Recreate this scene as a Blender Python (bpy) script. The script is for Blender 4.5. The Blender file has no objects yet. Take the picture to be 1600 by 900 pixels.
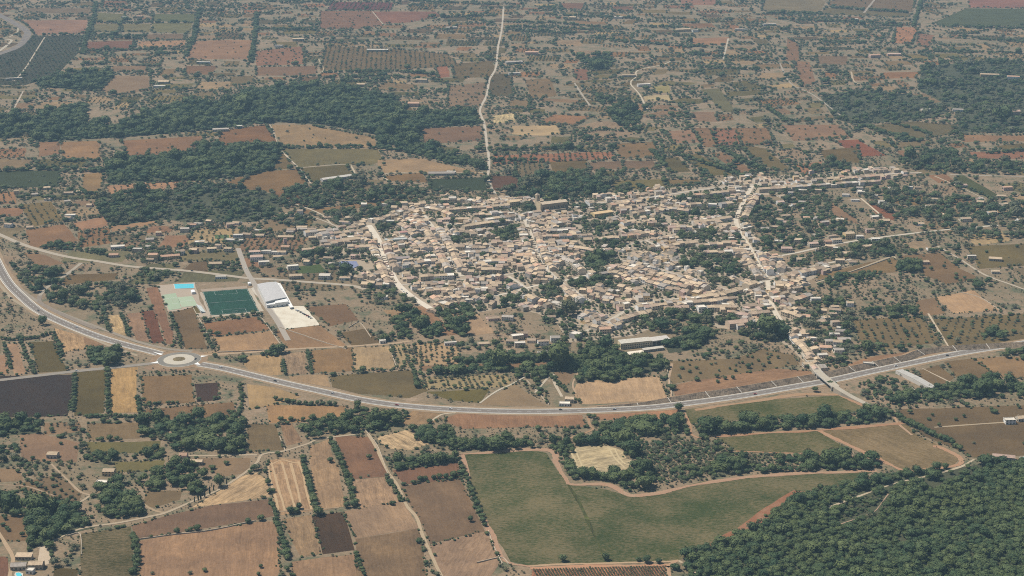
import bpy, bmesh, math, random
import numpy as np
from mathutils.geometry import delaunay_2d_cdt
from mathutils import Vector, Matrix, noise as mnoise
C = bpy.context.scene.collection
scene = bpy.context.scene
random.seed(11); rng = np.random.default_rng(11)

# ---------------------------------------------------------------- camera
FPX = 2537.0                      # focal length in photo pixels (1600 wide)
HCAM = 723.0
PITCH = math.radians(17.47)
cam_d = bpy.data.cameras.new('aerial_camera'); cam = bpy.data.objects.new('aerial_camera', cam_d); C.objects.link(cam)
cam_d.sensor_width = 36.0; cam_d.lens = 36.0 * FPX / 1600.0
cam_d.clip_start = 5.0; cam_d.clip_end = 60000.0
cam.location = (0, 0, HCAM); cam.rotation_euler = (math.pi / 2 - PITCH, 0, 0)
scene.camera = cam

# ---------------------------------------------------------------- sky and sun
SUN_EL = math.radians(60); SUN_AZ = math.atan2(-0.88, 0.30)
world = bpy.data.worlds.new('World'); scene.world = world; world.use_nodes = True
wn = world.node_tree.nodes; wl = world.node_tree.links
sky = wn.new('ShaderNodeTexSky'); sky.sky_type = 'NISHITA'; sky.sun_disc = False
sky.sun_elevation = SUN_EL; sky.sun_rotation = SUN_AZ; sky.altitude = 300; sky.dust_density = 1.6; sky.ozone_density = 1.0
wn['Background'].inputs[1].default_value = 0.064
wl.new(sky.outputs[0], wn['Background'].inputs[0])
sun_d = bpy.data.lights.new('sun', 'SUN'); sun_d.energy = 5.0; sun_d.angle = math.radians(0.55); sun_d.color = (1.0, 0.935, 0.835)
sun = bpy.data.objects.new('sun', sun_d); C.objects.link(sun)
sdir = Vector((math.sin(SUN_AZ) * math.cos(SUN_EL), math.cos(SUN_AZ) * math.cos(SUN_EL), math.sin(SUN_EL)))
sun.rotation_euler = sdir.to_track_quat('Z', 'Y').to_euler(); sun.location = (0, 0, 3000)
scene.view_settings.view_transform = 'Standard'; scene.view_settings.look = 'None'
scene.view_settings.exposure = 0.17; scene.view_settings.gamma = 1.0
scene.cycles.max_bounces = 5; scene.cycles.diffuse_bounces = 2; scene.cycles.volume_bounces = 0
scene.cycles.glossy_bounces = 2; scene.cycles.transparent_max_bounces = 4
scene.cycles.use_denoising = False
scene.cycles.filter_width = 1.0
HAZE = 5.6e-5

# ---------------------------------------------------------------- pixel <-> ground
cp, sp_ = math.cos(PITCH), math.sin(PITCH)
def P(x, y, z=0.0):
    """point of the flat terrain (or of a level z) that the photo shows at pixel x, y"""
    dx = (x - 800) / FPX; dv = -(y - 450) / FPX
    dy = cp + dv * sp_; dz = -sp_ + dv * cp
    t = (z - HCAM) / dz
    return (dx * t, dy * t)
def PN(a):
    a = np.asarray(a, float); dx = (a[:, 0] - 800) / FPX; dv = -(a[:, 1] - 450) / FPX
    t = -HCAM / (-sp_ + dv * cp)
    return np.stack([dx * t, (cp + dv * sp_) * t], 1)
def proj(X, Y):
    rz = -HCAM
    f = Y * cp - rz * sp_; u = Y * sp_ + rz * cp
    return 800 + X / f * FPX, 450 - u / f * FPX
def pts(s):
    out = []
    for t in s.split():
        a, b = t.split(','); a = float(a); b = float(b)
        out.append((a, b))
    return out
def ext(pl):
    """carry what the frame cuts on past the frame"""
    return [(-240 if a <= 0 else 1840 if a >= 1600 else a, -22 if b <= 0 else 1010 if b >= 900 else b) for a, b in pl]

# ---------------------------------------------------------------- object helpers
def tag(o, label=None, cat=None, group=None, kind=None):
    if label: o['label'] = label
    if cat: o['category'] = cat
    if group: o['group'] = group
    if kind: o['kind'] = kind
    return o
def link(name, me, parent=None, loc=None, rot=None, scl=None):
    o = bpy.data.objects.new(name, me); C.objects.link(o)
    if parent: o.parent = parent
    if loc is not None: o.location = loc
    if rot is not None: o.rotation_euler = rot
    if scl is not None: o.scale = scl
    return o
def empty(name, loc, rz=0.0):
    o = bpy.data.objects.new(name, None); C.objects.link(o); o.location = loc; o.rotation_euler = (0, 0, rz); o.empty_display_size = 2
    return o
def mesh(name, v, f, mats, mi=None, col=None, smooth=False):
    me = bpy.data.meshes.new(name); me.from_pydata([tuple(a) for a in v], [], [tuple(a) for a in f])
    for m in (mats if isinstance(mats, (list, tuple)) else [mats]): me.materials.append(m)
    if mi is not None: me.polygons.foreach_set('material_index', np.asarray(mi, np.int32))
    if smooth: me.polygons.foreach_set('use_smooth', np.ones(len(me.polygons), bool))
    if col is not None:                                   # per face colour -> corner attribute
        at = me.color_attributes.new('Col', 'FLOAT_COLOR', 'CORNER')
        n = np.array([len(a) for a in f]); c = np.repeat(np.asarray(col, np.float32), n, axis=0)
        c4 = np.ones((len(c), 4), np.float32); c4[:, :3] = c[:, :3]
        at.data.foreach_set('color', c4.ravel())
    me.update(); return me
class MB:
    """collects faces with a colour each; becomes ONE mesh"""
    def __init__(s): s.v = []; s.f = []; s.c = []
    def quad(s, q, c):
        i = len(s.v); s.v += q; s.f.append(tuple(range(i, i + len(q)))); s.c.append(c)
    def box(s, x0, x1, y0, y1, z0, z1, c, top=None, M=None, bottom=False):
        p = [(x0,y0,z0),(x1,y0,z0),(x1,y1,z0),(x0,y1,z0),(x0,y0,z1),(x1,y0,z1),(x1,y1,z1),(x0,y1,z1)]
        if M is not None: p = [tuple(M @ Vector(a)) for a in p]
        i = len(s.v); s.v += p
        fs = [(0,1,5,4),(1,2,6,5),(2,3,7,6),(3,0,4,7),(4,5,6,7)] + ([(3,2,1,0)] if bottom else [])
        for k, a in enumerate(fs):
            s.f.append(tuple(i + b for b in a)); s.c.append(top if (k == 4 and top is not None) else c)
    def add(s, v, f, c):
        i = len(s.v); s.v += v; s.f += [tuple(i + b for b in a) for a in f]; s.c += c
    def build(s, name, mat, parent=None, **k):
        return link(name, mesh(name, s.v, s.f, mat, col=s.c), parent, **k)

def lin(c):
    c = np.asarray(c, float) / 255.0
    return np.where(c <= 0.04045, c / 12.92, ((c + 0.055) / 1.055) ** 2.4)
ALB = 0.66
AIR = np.array([0.228, 0.352, 0.448])
def albedo(c, px=None, k=1.0):
    """estimate of a surface's own colour from what the photo shows through that much air"""
    l = lin(c); y = float(l @ np.array([.3, .59, .11])); l = (l + (y - l) * .14) * np.array([1.0, 1.008, .985])
    if px is not None:
        X, Y = P(px[0], px[1]); d = math.sqrt(X * X + Y * Y + HCAM ** 2)
        T = math.exp(-HAZE * d); q = np.maximum((l - AIR * (1 - T)) / T, 0.012); w = 0.03 + min(1.0, d / 9000) * .45; g = q.mean(); l = q + (g - q) * w
    return np.clip(l * ALB * k, 0.01, 0.85)
def hexc(h): return (int(h[0:2], 16), int(h[2:4], 16), int(h[4:6], 16))

# ---------------------------------------------------------------- materials
def mat(name):
    m = bpy.data.materials.new(name); m.use_nodes = True
    n = m.node_tree.nodes; b = n['Principled BSDF']; b.inputs['Roughness'].default_value = 0.9
    b.inputs['Specular IOR Level'].default_value = 0.15
    return m, n, m.node_tree.links, b
def nd(n, t, **k):
    a = n.new(t)
    for q, v in k.items(): setattr(a, q, v)
    return a
def mix(n, l, fac, a, b, bt='MIX'):
    m = n.new('ShaderNodeMix'); m.data_type = 'RGBA'; m.blend_type = bt
    for s, v in ((0, fac), (6, a), (7, b)):
        if hasattr(v, 'type') and hasattr(v, 'node'): l.new(v, m.inputs[s])
        else: m.inputs[s].default_value = v if s == 0 else (tuple(v) + (1,))[:4]
    return m.outputs[2]
def noise(n, l, vec, scale, detail=4, rough=0.6):
    a = n.new('ShaderNodeTexNoise'); a.inputs['Scale'].default_value = scale; a.inputs['Detail'].default_value = detail
    a.inputs['Roughness'].default_value = rough
    if vec is not None: l.new(vec, a.inputs['Vector'])
    return a.outputs['Fac']
def ramp(n, l, v, lo, hi, a=0.0, b=1.0):
    m = n.new('ShaderNodeMapRange'); m.inputs[1].default_value = lo; m.inputs[2].default_value = hi
    m.inputs[3].default_value = a; m.inputs[4].default_value = b; l.new(v, m.inputs[0]); return m.outputs[0]
def mul(n, l, a, b, op='MULTIPLY'):
    m = n.new('ShaderNodeMath'); m.operation = op
    for i, v in enumerate((a, b)):
        if hasattr(v, 'node'): l.new(v, m.inputs[i])
        else: m.inputs[i].default_value = v
    return m.outputs[0]
def scalecol(n, l, col, fac):
    m = n.new('ShaderNodeVectorMath'); m.operation = 'SCALE'; l.new(col, m.inputs[0]); l.new(fac, m.inputs[3]); return m.outputs[0]

def make_ground():
    m, n, l, b = mat('dry_scrub_ground')
    g = nd(n, 'ShaderNodeNewGeometry').outputs['Position']
    f1 = noise(n, l, g, 0.004, 5); f2 = noise(n, l, g, 0.03, 5, 0.7); f3 = noise(n, l, g, 0.25, 3, 0.7)
    c = mix(n, l, ramp(n, l, f1, 0.38, 0.62), (0.228, 0.163, 0.102), (0.170, 0.130, 0.077))
    c = mix(n, l, ramp(n, l, f2, 0.50, 0.64), c, (0.095, 0.098, 0.055))
    c = mix(n, l, ramp(n, l, f2, 0.40, 0.30), c, (0.275, 0.200, 0.132))
    c = scalecol(n, l, c, ramp(n, l, f3, 0.25, 0.75, 0.72, 1.25))
    l.new(c, b.inputs['Base Color']); return m
def make_field(name, mott, col2, amp=0.12, patch=0.02):
    """own colour from the object; alpha = strength of plough and stubble lines along local y"""
    m, n, l, b = mat(name)
    oi = nd(n, 'ShaderNodeObjectInfo'); oc0 = nd(n, 'ShaderNodeTexCoord').outputs['Object']
    wn_ = nd(n, 'ShaderNodeTexNoise'); wn_.inputs['Scale'].default_value = 0.025; wn_.inputs['Detail'].default_value = 2; l.new(oc0, wn_.inputs['Vector'])
    wv = nd(n, 'ShaderNodeVectorMath'); wv.operation = 'SCALE'; wv.inputs[3].default_value = 9.0; l.new(wn_.outputs['Color'], wv.inputs[0])
    wa = nd(n, 'ShaderNodeVectorMath'); wa.operation = 'ADD'; l.new(oc0, wa.inputs[0]); l.new(wv.outputs[0], wa.inputs[1]); oc = wa.outputs[0]
    g = nd(n, 'ShaderNodeNewGeometry').outputs['Position']
    f1 = noise(n, l, g, patch, 6, 0.68); f3 = noise(n, l, g, 0.35, 3, 0.7); f0 = noise(n, l, g, 0.006, 3)
    if col2:
        mg = nd(n, 'ShaderNodeMapping'); l.new(g, mg.inputs[0]); mg.inputs['Scale'].default_value = (0.6, 1.3, 1); mg.inputs['Rotation'].default_value = (0, 0, 0.12); f1 = mul(n, l, mul(n, l, noise(n, l, mg.outputs[0], patch * 3.2, 8, 0.78), 0.62), mul(n, l, noise(n, l, g, 0.014, 4, 0.6), 0.38), 'ADD')
    mp = nd(n, 'ShaderNodeMapping'); l.new(oc, mp.inputs[0]); mp.inputs['Scale'].default_value = (0.55, 0.012, 1)
    st = noise(n, l, mp.outputs[0], 1.0, 4, 0.75)
    mp2 = nd(n, 'ShaderNodeMapping'); l.new(oc, mp2.inputs[0]); mp2.inputs['Scale'].default_value = (0.12, 0.006, 1)
    st2 = noise(n, l, mp2.outputs[0], 1.0, 3, 0.6)
    c = oi.outputs['Color']
    if col2: c = mix(n, l, ramp(n, l, f1, 0.44, 0.56, 0, mott), c, col2)
    else: c = mix(n, l, ramp(n, l, f1, 0.42, 0.66, 0, mott), c, mix(n, l, 1.0, c, (1.22, 1.2, 1.12), 'MULTIPLY'))
    s1 = mul(n, l, ramp(n, l, st, 0.3, 0.7, -1, 1), mul(n, l, oi.outputs['Alpha'], 0.62))
    s2 = mul(n, l, ramp(n, l, st2, 0.3, 0.7, -1, 1), mul(n, l, oi.outputs['Alpha'], 0.40))
    k = mul(n, l, mul(n, l, s1, s2, 'ADD'), 1.0, 'ADD')
    k = mul(n, l, k, ramp(n, l, f1, 0.25, 0.75, 1 - amp, 1 + amp))
    k = mul(n, l, k, ramp(n, l, f3, 0.25, 0.75, 0.86, 1.14))
    k = mul(n, l, k, ramp(n, l, f0, 0.3, 0.7, 0.9, 1.1))
    l.new(scalecol(n, l, c, k), b.inputs['Base Color']); return m
def make_road(name, amp=0.1, worn=(0.30, 0.26, 0.21), w=0.25):
    m, n, l, b = mat(name)
    oi = nd(n, 'ShaderNodeObjectInfo'); g = nd(n, 'ShaderNodeNewGeometry').outputs['Position']
    f = noise(n, l, g, 0.06, 5, 0.65); f2 = noise(n, l, g, 0.6, 3, 0.6)
    c = mix(n, l, ramp(n, l, f, 0.45, 0.7, 0, w), oi.outputs['Color'], worn)
    l.new(scalecol(n, l, c, ramp(n, l, f2, 0.2, 0.8, 1 - amp, 1 + amp)), b.inputs['Base Color']); return m
def make_attr(name, amp, scale, rough=0.85, spec=0.2):
    m, n, l, b = mat(name); b.inputs['Roughness'].default_value = rough; b.inputs['Specular IOR Level'].default_value = spec
    a = nd(n, 'ShaderNodeAttribute'); a.attribute_name = 'Col'
    g = nd(n, 'ShaderNodeNewGeometry').outputs['Position']
    f = noise(n, l, g, scale, 4, 0.65); f2 = noise(n, l, g, scale * 6, 2, 0.6)
    k = mul(n, l, ramp(n, l, f, 0.25, 0.75, 1 - amp, 1 + amp), ramp(n, l, f2, 0.2, 0.8, 1 - amp * .6, 1 + amp * .6))
    l.new(scalecol(n, l, a.outputs['Color'], k), b.inputs['Base Color']); return m
def make_leaf(name, c1, c2, c3):
    m, n, l, b = mat(name); b.inputs['Roughness'].default_value = 0.75
    oi = nd(n, 'ShaderNodeObjectInfo'); g = nd(n, 'ShaderNodeNewGeometry').outputs['Position']
    f = noise(n, l, g, 0.85, 4, 0.75); f0 = noise(n, l, g, 0.012, 3)
    c = mix(n, l, oi.outputs['Random'], c1, c2)
    c = mix(n, l, ramp(n, l, f0, 0.45, 0.68, 0, 0.7), c, c3)
    l.new(scalecol(n, l, c, ramp(n, l, f, 0.28, 0.72, 0.45, 1.6)), b.inputs['Base Color']); return m
def make_plain(name, c, rough=0.8, spec=0.2, amp=0.1, scale=0.4, objcol=False, metal=0):
    m, n, l, b = mat(name); b.inputs['Roughness'].default_value = rough; b.inputs['Specular IOR Level'].default_value = spec
    b.inputs['Metallic'].default_value = metal
    g = nd(n, 'ShaderNodeNewGeometry').outputs['Position']; f = noise(n, l, g, scale, 3, 0.6)
    if objcol: src = nd(n, 'ShaderNodeObjectInfo').outputs['Color']
    else:
        r = nd(n, 'ShaderNodeRGB'); r.outputs[0].default_value = tuple(c) + (1,); src = r.outputs[0]
    l.new(scalecol(n, l, src, ramp(n, l, f, 0.25, 0.75, 1 - amp, 1 + amp)), b.inputs['Base Color']); return m
M_GROUND = make_ground()
M_FIELD = make_field('field_soil', 0.9, None)
M_GREEN = make_field('sparse_green_crop', 0.50, (0.190, 0.132, 0.074), 0.34, 0.10)
M_ROAD = make_road('road_surface'); M_DIRT = make_road('dirt_track', 0.14, (0.33, 0.25, 0.16), 0.4)
M_WALL = make_attr('rendered_wall', 0.10, 0.5); M_ROOF = make_attr('clay_roof_tiles', 0.24, 0.45, 0.9)
M_OAK = make_leaf('holm_oak_leaves', (0.032, 0.060, 0.027), (0.092, 0.115, 0.044), (0.070, 0.090, 0.031))
M_OLIVE = make_leaf('olive_leaves', (0.100, 0.112, 0.068), (0.135, 0.135, 0.080), (0.105, 0.108, 0.055))
M_PINE = make_leaf('pine_needles', (0.036, 0.064, 0.027), (0.088, 0.112, 0.040), (0.084, 0.100, 0.032))
M_SHRUB = make_leaf('shrub_leaves', (0.070, 0.080, 0.040), (0.110, 0.105, 0.055), (0.085, 0.085, 0.045))
M_CYP = make_leaf('cypress_leaves', (0.022, 0.036, 0.020), (0.030, 0.046, 0.024), (0.026, 0.04, 0.02))
M_BARK = make_plain('bark', (0.13, 0.10, 0.075))
M_GLASS = make_plain('dark_window', (0.035, 0.038, 0.042), 0.25, 0.5)
M_SHUT = make_plain('shutter_wood', (0.07, 0.09, 0.06)); M_DOOR = make_plain('door_wood', (0.10, 0.065, 0.04))
M_POOL = make_plain('pool_water', (0.10, 0.50, 0.58), 0.08, 0.5, 0.05)
M_WHITE = make_plain('white_paint', (0.70, 0.70, 0.67), 0.7, 0.2, 0.12)
M_CAR = make_plain('car_paint', (0.5, 0.5, 0.5), 0.3, 0.5, 0.02, 0.4, True)
M_TYRE = make_plain('rubber', (0.02, 0.02, 0.02)); M_METAL = make_plain('grey_metal', (0.45, 0.45, 0.44), 0.5, 0.4)
M_CONC = make_plain('pale_concrete', (0.48, 0.45, 0.39), 0.9, 0.1, 0.14)
M_STONE = make_plain('dry_stone', (0.42, 0.35, 0.26), 0.95, 0.1, 0.2, 0.8)
# ---------------------------------------------------------------- trees
def crown_mesh(name, m, seed, lobes=7, sub=2, leaves=170, flat=0.0, loose=0.0, spire=False, spread=0.55, bottom=0.12):
    """crown of unit height and unit width: lobed inner mass plus many leaf clumps standing off it"""
    r = random.Random(seed); bm = bmesh.new()
    bmesh.ops.create_icosphere(bm, subdivisions=sub, radius=1.0)
    cent = [Vector((r.gauss(0, 1), r.gauss(0, 1), r.gauss(0.25, 0.7))).normalized() for _ in range(lobes)]
    wid = [r.uniform(0.35, 0.6) for _ in cent]; hgt = [r.uniform(0.14, 0.42) for _ in cent]
    def rad(d):
        k = 0.70
        for c_, w_, h_ in zip(cent, wid, hgt):
            a = 1 - d.dot(c_); k = max(k, 0.70 + h_ * math.exp(-a * a / (w_ * w_ * 0.35)))
        return k + 0.16 * mnoise.noise(d * 3.1 + Vector((seed, 0, 0)))
    def put(d, k=1.0):
        q = d * rad(d) * k
        z = q.z * (0.44 - 0.16 * flat) + 0.54 + 0.12 * flat
        x, y = q.x * 0.5, q.y * 0.5
        if spire:
            t = min(max((d.z * 0.5 + 0.5), 0), 1); w = (1.05 - t) ** 0.6 * 0.9 * min(1, 0.55 + t * 4)
            x, y, z = d.x * 0.5 * w * k / max(0.3, math.sqrt(1 - d.z * d.z + 1e-6)) * math.sqrt(max(0.02, 1 - d.z ** 4)), d.y * 0.5 * w * k / max(0.3, math.sqrt(1 - d.z * d.z + 1e-6)) * math.sqrt(max(0.02, 1 - d.z ** 4)), 0.03 + t * 0.97
        elif q.z < 0: z = max(z, bottom + 0.05 * r.random())
        return Vector((x, y, z))
    core = 0.86 - 0.35 * loose
    for v in bm.verts: v.co = put(v.co.normalized(), core)
    V = [tuple(v.co) for v in bm.verts]; F = [tuple(v.index for v in f.verts) for f in bm.faces]; bm.free()
    for _ in range(leaves):
        d = Vector((r.gauss(0, 1), r.gauss(0, 1), r.gauss(0.25, 0.9))).normalized()
        c_ = put(d, r.uniform(0.80 - 0.3 * loose, 1.10)); s = r.uniform(0.045, 0.105)
        nrm = (d + Vector((r.uniform(-.7, .7), r.uniform(-.7, .7), r.uniform(-.2, .8)))).normalized()
        t = nrm.orthogonal().normalized(); t.rotate(Matrix.Rotation(r.uniform(0, 6.28), 3, nrm)); u = nrm.cross(t)
        i = len(V)
        V += [tuple(c_ + t * s), tuple(c_ - t * s * .5 + u * s * .8), tuple(c_ - t * s * .6 - u * s * .8)]
        F.append((i, i + 1, i + 2))
    return mesh(name, V, F, m)
def trunk_mesh(name, seed, n=6):
    """tapered trunk with limbs, unit height"""
    r = random.Random(seed); V = []; F = []
    def tube(p0, p1, r0, r1):
        a = (p1 - p0).normalized(); t = a.orthogonal().normalized(); u = a.cross(t); i = len(V)
        for p, q in ((p0, r0), (p1, r1)):
            for k in range(n): V.append(tuple(p + (t * math.cos(6.283 * k / n) + u * math.sin(6.283 * k / n)) * q))
        for k in range(n): F.append((i + k, i + (k + 1) % n, i + n + (k + 1) % n, i + n + k))
    mid = Vector((r.uniform(-.03, .03), r.uniform(-.03, .03), 0.24))
    tube(Vector((0, 0, -0.03)), mid, 0.045, 0.032)
    for k in range(4):
        a = k * 1.57 + r.uniform(-.4, .4)
        tube(mid, Vector((math.cos(a) * .2, math.sin(a) * .2, r.uniform(.48, .66))), 0.024, 0.01)
    return mesh(name, V, F, M_BARK)
CROWN = {
    'oak':   [crown_mesh('oak_crown', M_OAK, 10 + i, 8, 2, 190) for i in range(7)],
    'pine':  [crown_mesh('pine_crown', M_PINE, 30 + i, 7, 2, 190, flat=0.5, bottom=0.35) for i in range(5)],
    'olive': [crown_mesh('olive_crown', M_OLIVE, 50 + i, 6, 1, 170, loose=0.55) for i in range(5)],
    'shrub': [crown_mesh('shrub_crown', M_SHRUB, 70 + i, 5, 1, 120, loose=0.3, bottom=0.0) for i in range(5)],
    'cypress': [crown_mesh('cypress_crown', M_CYP, 90 + i, 3, 2, 120, spire=True) for i in range(3)],
}
TRUNK = [trunk_mesh('trunk', 5 + i) for i in range(4)]
CROWN_COL = {}
def crown_collection(key, kinds):
    if key not in CROWN_COL:
        col = bpy.data.collections.new(key); CROWN_COL[key] = col; n = 0
        for k in kinds:
            for me in CROWN[k]:
                col.objects.link(bpy.data.objects.new('crown_source', me)); n += 1
        col['n'] = n
    return CROWN_COL[key]
NG = bpy.data.node_groups.new('scatter', 'GeometryNodeTree')
NG.interface.new_socket('Geometry', in_out='INPUT', socket_type='NodeSocketGeometry')
NG.interface.new_socket('Crowns', in_out='INPUT', socket_type='NodeSocketCollection')
NG.interface.new_socket('Geometry', in_out='OUTPUT', socket_type='NodeSocketGeometry')
def _ng():
    n, l = NG.nodes, NG.links
    gi = n.new('NodeGroupInput'); go = n.new('NodeGroupOutput')
    ip = n.new('GeometryNodeInstanceOnPoints'); ci = n.new('GeometryNodeCollectionInfo')
    ci.inputs['Separate Children'].default_value = True; ci.inputs['Reset Children'].default_value = True
    l.new(gi.outputs[1], ci.inputs[0]); l.new(gi.outputs[0], ip.inputs['Points']); l.new(ci.outputs[0], ip.inputs['Instance'])
    ip.inputs['Pick Instance'].default_value = True
    for nm, ty, sock in (('scl', 'FLOAT_VECTOR', 'Scale'), ('rot', 'FLOAT_VECTOR', 'Rotation'), ('idx', 'INT', 'Instance Index')):
        a = n.new('GeometryNodeInputNamedAttribute'); a.data_type = ty; a.inputs[0].default_value = nm
        if sock == 'Rotation':
            e = n.new('FunctionNodeEulerToRotation'); l.new(a.outputs[0], e.inputs[0]); l.new(e.outputs[0], ip.inputs[sock])
        else: l.new(a.outputs[0], ip.inputs[sock])
    l.new(ip.outputs[0], go.inputs[0])
_ng()
N_INST = [0]
def scatter(name, xy, size, kinds, label=None, hr=(0.7, 1.0), z=0.0, cat=None, svar=0.28):
    """uncounted trees or shrubs of a mass: ONE object of kind stuff"""
    xy = np.asarray(xy, float)
    if not len(xy): return None
    n = len(xy); N_INST[0] += n
    key = '_'.join(kinds); col = crown_collection(key, kinds); nk = col['n']
    me = bpy.data.meshes.new(name); me.vertices.add(n)
    co = np.zeros((n, 3), np.float32); co[:, :2] = xy; co[:, 2] = z - 0.1
    me.vertices.foreach_set('co', co.ravel())
    s = np.asarray(size, float) * np.ones(n) * rng.lognormal(0, svar, n)
    sc = np.stack([s * rng.uniform(.9, 1.12, n), s * rng.uniform(.9, 1.12, n), s * rng.uniform(hr[0], hr[1], n)], 1).astype(np.float32)
    ro = np.zeros((n, 3), np.float32); ro[:, 2] = rng.uniform(0, 6.283, n)
    for nm, ty, da, f in (('scl', 'FLOAT_VECTOR', sc, 'vector'), ('rot', 'FLOAT_VECTOR', ro, 'vector'), ('idx', 'INT', rng.integers(0, nk, n).astype(np.int32), 'value')):
        at = me.attributes.new(nm, ty, 'POINT'); at.data.foreach_set(f, da.ravel())
    me.update()
    o = link(name, me); md = o.modifiers.new('scatter', 'NODES'); md.node_group = NG
    for it in NG.interface.items_tree:
        if it.item_type == 'SOCKET' and it.in_out == 'INPUT' and it.socket_type == 'NodeSocketCollection': md[it.identifier] = col
    return tag(o, label, cat, kind='stuff')

# ---------------------------------------------------------------- pixel masks for what grows where
MX0, MY0, MX1, MY1 = -520, -40, 2120, 1190
def blank(): return np.zeros((MY1 - MY0, MX1 - MX0), bool)
def fill(mask, pl, val=True):
    a = np.asarray(pl, float); x0 = max(int(a[:, 0].min()) - 1, MX0); x1 = min(int(a[:, 0].max()) + 2, MX1)
    y0 = max(int(a[:, 1].min()) - 1, MY0); y1 = min(int(a[:, 1].max()) + 2, MY1)
    if x1 <= x0 or y1 <= y0: return
    X, Y = np.meshgrid(np.arange(x0, x1) + .5, np.arange(y0, y1) + .5); ins = np.zeros(X.shape, bool)
    for (ax, ay), (bx, by) in zip(a, np.roll(a, -1, 0)):
        if ay == by: continue
        c = ((ay > Y) != (by > Y)) & (X < (bx - ax) * (Y - ay) / (by - ay) + ax); ins ^= c
    sub = mask[y0 - MY0:y1 - MY0, x0 - MX0:x1 - MX0]; sub[ins] = val
def strokem(mask, pl, w, val=True):
    """w = half width in pixels"""
    a = np.asarray(pl, float)
    for (ax, ay), (bx, by) in zip(a[:-1], a[1:]):
        n = int(max(abs(bx - ax), abs(by - ay)) / 1.0) + 2
        for t in np.linspace(0, 1, n):
            x = ax + (bx - ax) * t; y = ay + (by - ay) * t
            x0 = int(max(x - w, MX0)) - MX0; x1 = int(min(x + w + 1, MX1)) - MX0; y0 = int(max(y - w * .5, MY0)) - MY0; y1 = int(min(y + w * .5 + 1, MY1)) - MY0
            if x1 > x0 and y1 > y0: mask[y0:y1, x0:x1] = val
def look(mask, xy):
    x, y = proj(xy[:, 0], xy[:, 1]); ix = np.floor(x).astype(int) - MX0; iy = np.floor(y).astype(int) - MY0
    ok = (ix >= 0) & (iy >= 0) & (ix < mask.shape[1]) & (iy < mask.shape[0]); out = np.zeros(len(xy), bool)
    out[ok] = mask[iy[ok], ix[ok]]; return out
def jgrid(pl, step, jit=0.42, ang=None):
    """jittered grid of ground points inside a pixel polygon"""
    g = PN(pl); 
    if ang is None: ang = rng.uniform(0, 3)
    R = np.array([[math.cos(ang), -math.sin(ang)], [math.sin(ang), math.cos(ang)]]); q = g @ R
    mn, mx = q.min(0), q.max(0)
    X, Y = np.meshgrid(np.arange(mn[0], mx[0], step), np.arange(mn[1], mx[1], step))
    p = np.stack([X.ravel(), Y.ravel()], 1) + rng.uniform(-jit, jit, (X.size, 2)) * step
    p = p @ R.T; m = blank(); fill(m, pl); return p[look(m, p)]
def vnoise(xy, scale, seed=0.0):
    """smooth value noise on the ground, 0..1"""
    q = xy * scale + seed; i = np.floor(q); f = q - i; f = f * f * (3 - 2 * f)
    def h(a, b):
        s = np.sin(a * 127.1 + b * 311.7 + seed) * 43758.5453; return s - np.floor(s)
    return (h(i[:,0], i[:,1]) * (1-f[:,0]) + h(i[:,0]+1, i[:,1]) * f[:,0]) * (1-f[:,1]) + (h(i[:,0], i[:,1]+1) * (1-f[:,0]) + h(i[:,0]+1, i[:,1]+1) * f[:,0]) * f[:,1]

ORD = 'first second third fourth fifth sixth seventh eighth ninth tenth eleventh twelfth thirteenth fourteenth fifteenth sixteenth seventeenth eighteenth nineteenth twentieth'.split()
def ordinal(k):
    if k < 20: return ORD[k]
    t = ['twenty', 'thirty', 'forty', 'fifty', 'sixty'][(k + 1) // 10 - 2]; u = (k + 1) % 10
    return {0: {'twenty': 'twentieth', 'thirty': 'thirtieth', 'forty': 'fortieth', 'fifty': 'fiftieth', 'sixty': 'sixtieth'}[t]}.get(u) or t + '-' + ORD[u - 1]
TREE_N = [0]
def tree(kind, x, y, size, label, group=None, hr=None, name=None):
    """one tree: an Empty at its foot with trunk and crown"""
    X, Y = P(x, y); r = random.Random(TREE_N[0] * 7 + 1); TREE_N[0] += 1
    nm = name or {'oak': 'oak_tree', 'pine': 'pine_tree', 'olive': 'olive_tree', 'cypress': 'cypress_tree', 'shrub': 'bush'}[kind]
    root = empty(nm, (X, Y, 0.05), r.uniform(0, 6.28))
    tag(root, label, 'bush' if kind == 'shrub' else 'tree', group)
    h = size * (hr if hr else {'oak': r.uniform(.72, .95), 'pine': r.uniform(.85, 1.05), 'olive': r.uniform(.6, .8), 'cypress': r.uniform(3.6, 4.6), 'shrub': r.uniform(.5, .7)}[kind])
    link('trunk' if kind != 'shrub' else 'stem', r.choice(TRUNK), root, scl=(min(size, 6) * .9, min(size, 6) * .9, h))
    link('crown', r.choice(CROWN[kind]), root, scl=(size * r.uniform(.92, 1.1), size * r.uniform(.92, 1.1), h))
    return root
def along(pl, n):
    a = np.asarray(pl, float); d = np.r_[0, np.cumsum(np.hypot(*np.diff(a, axis=0).T))]
    if n == 1: return [tuple(a[len(a) // 2])]
    return [(np.interp(t, d, a[:, 0]), np.interp(t, d, a[:, 1])) for t in np.linspace(0, d[-1], n)]
# ---------------------------------------------------------------- terrain sheet and air
gm = mesh('ground', [(-14000, -2000, 0), (14000, -2000, 0), (14000, 16000, 0), (-14000, 16000, 0)], [(0, 1, 2, 3)], M_GROUND)
tag(link('ground', gm), 'dry scrubby plain that carries fields and village', kind='structure')

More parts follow.
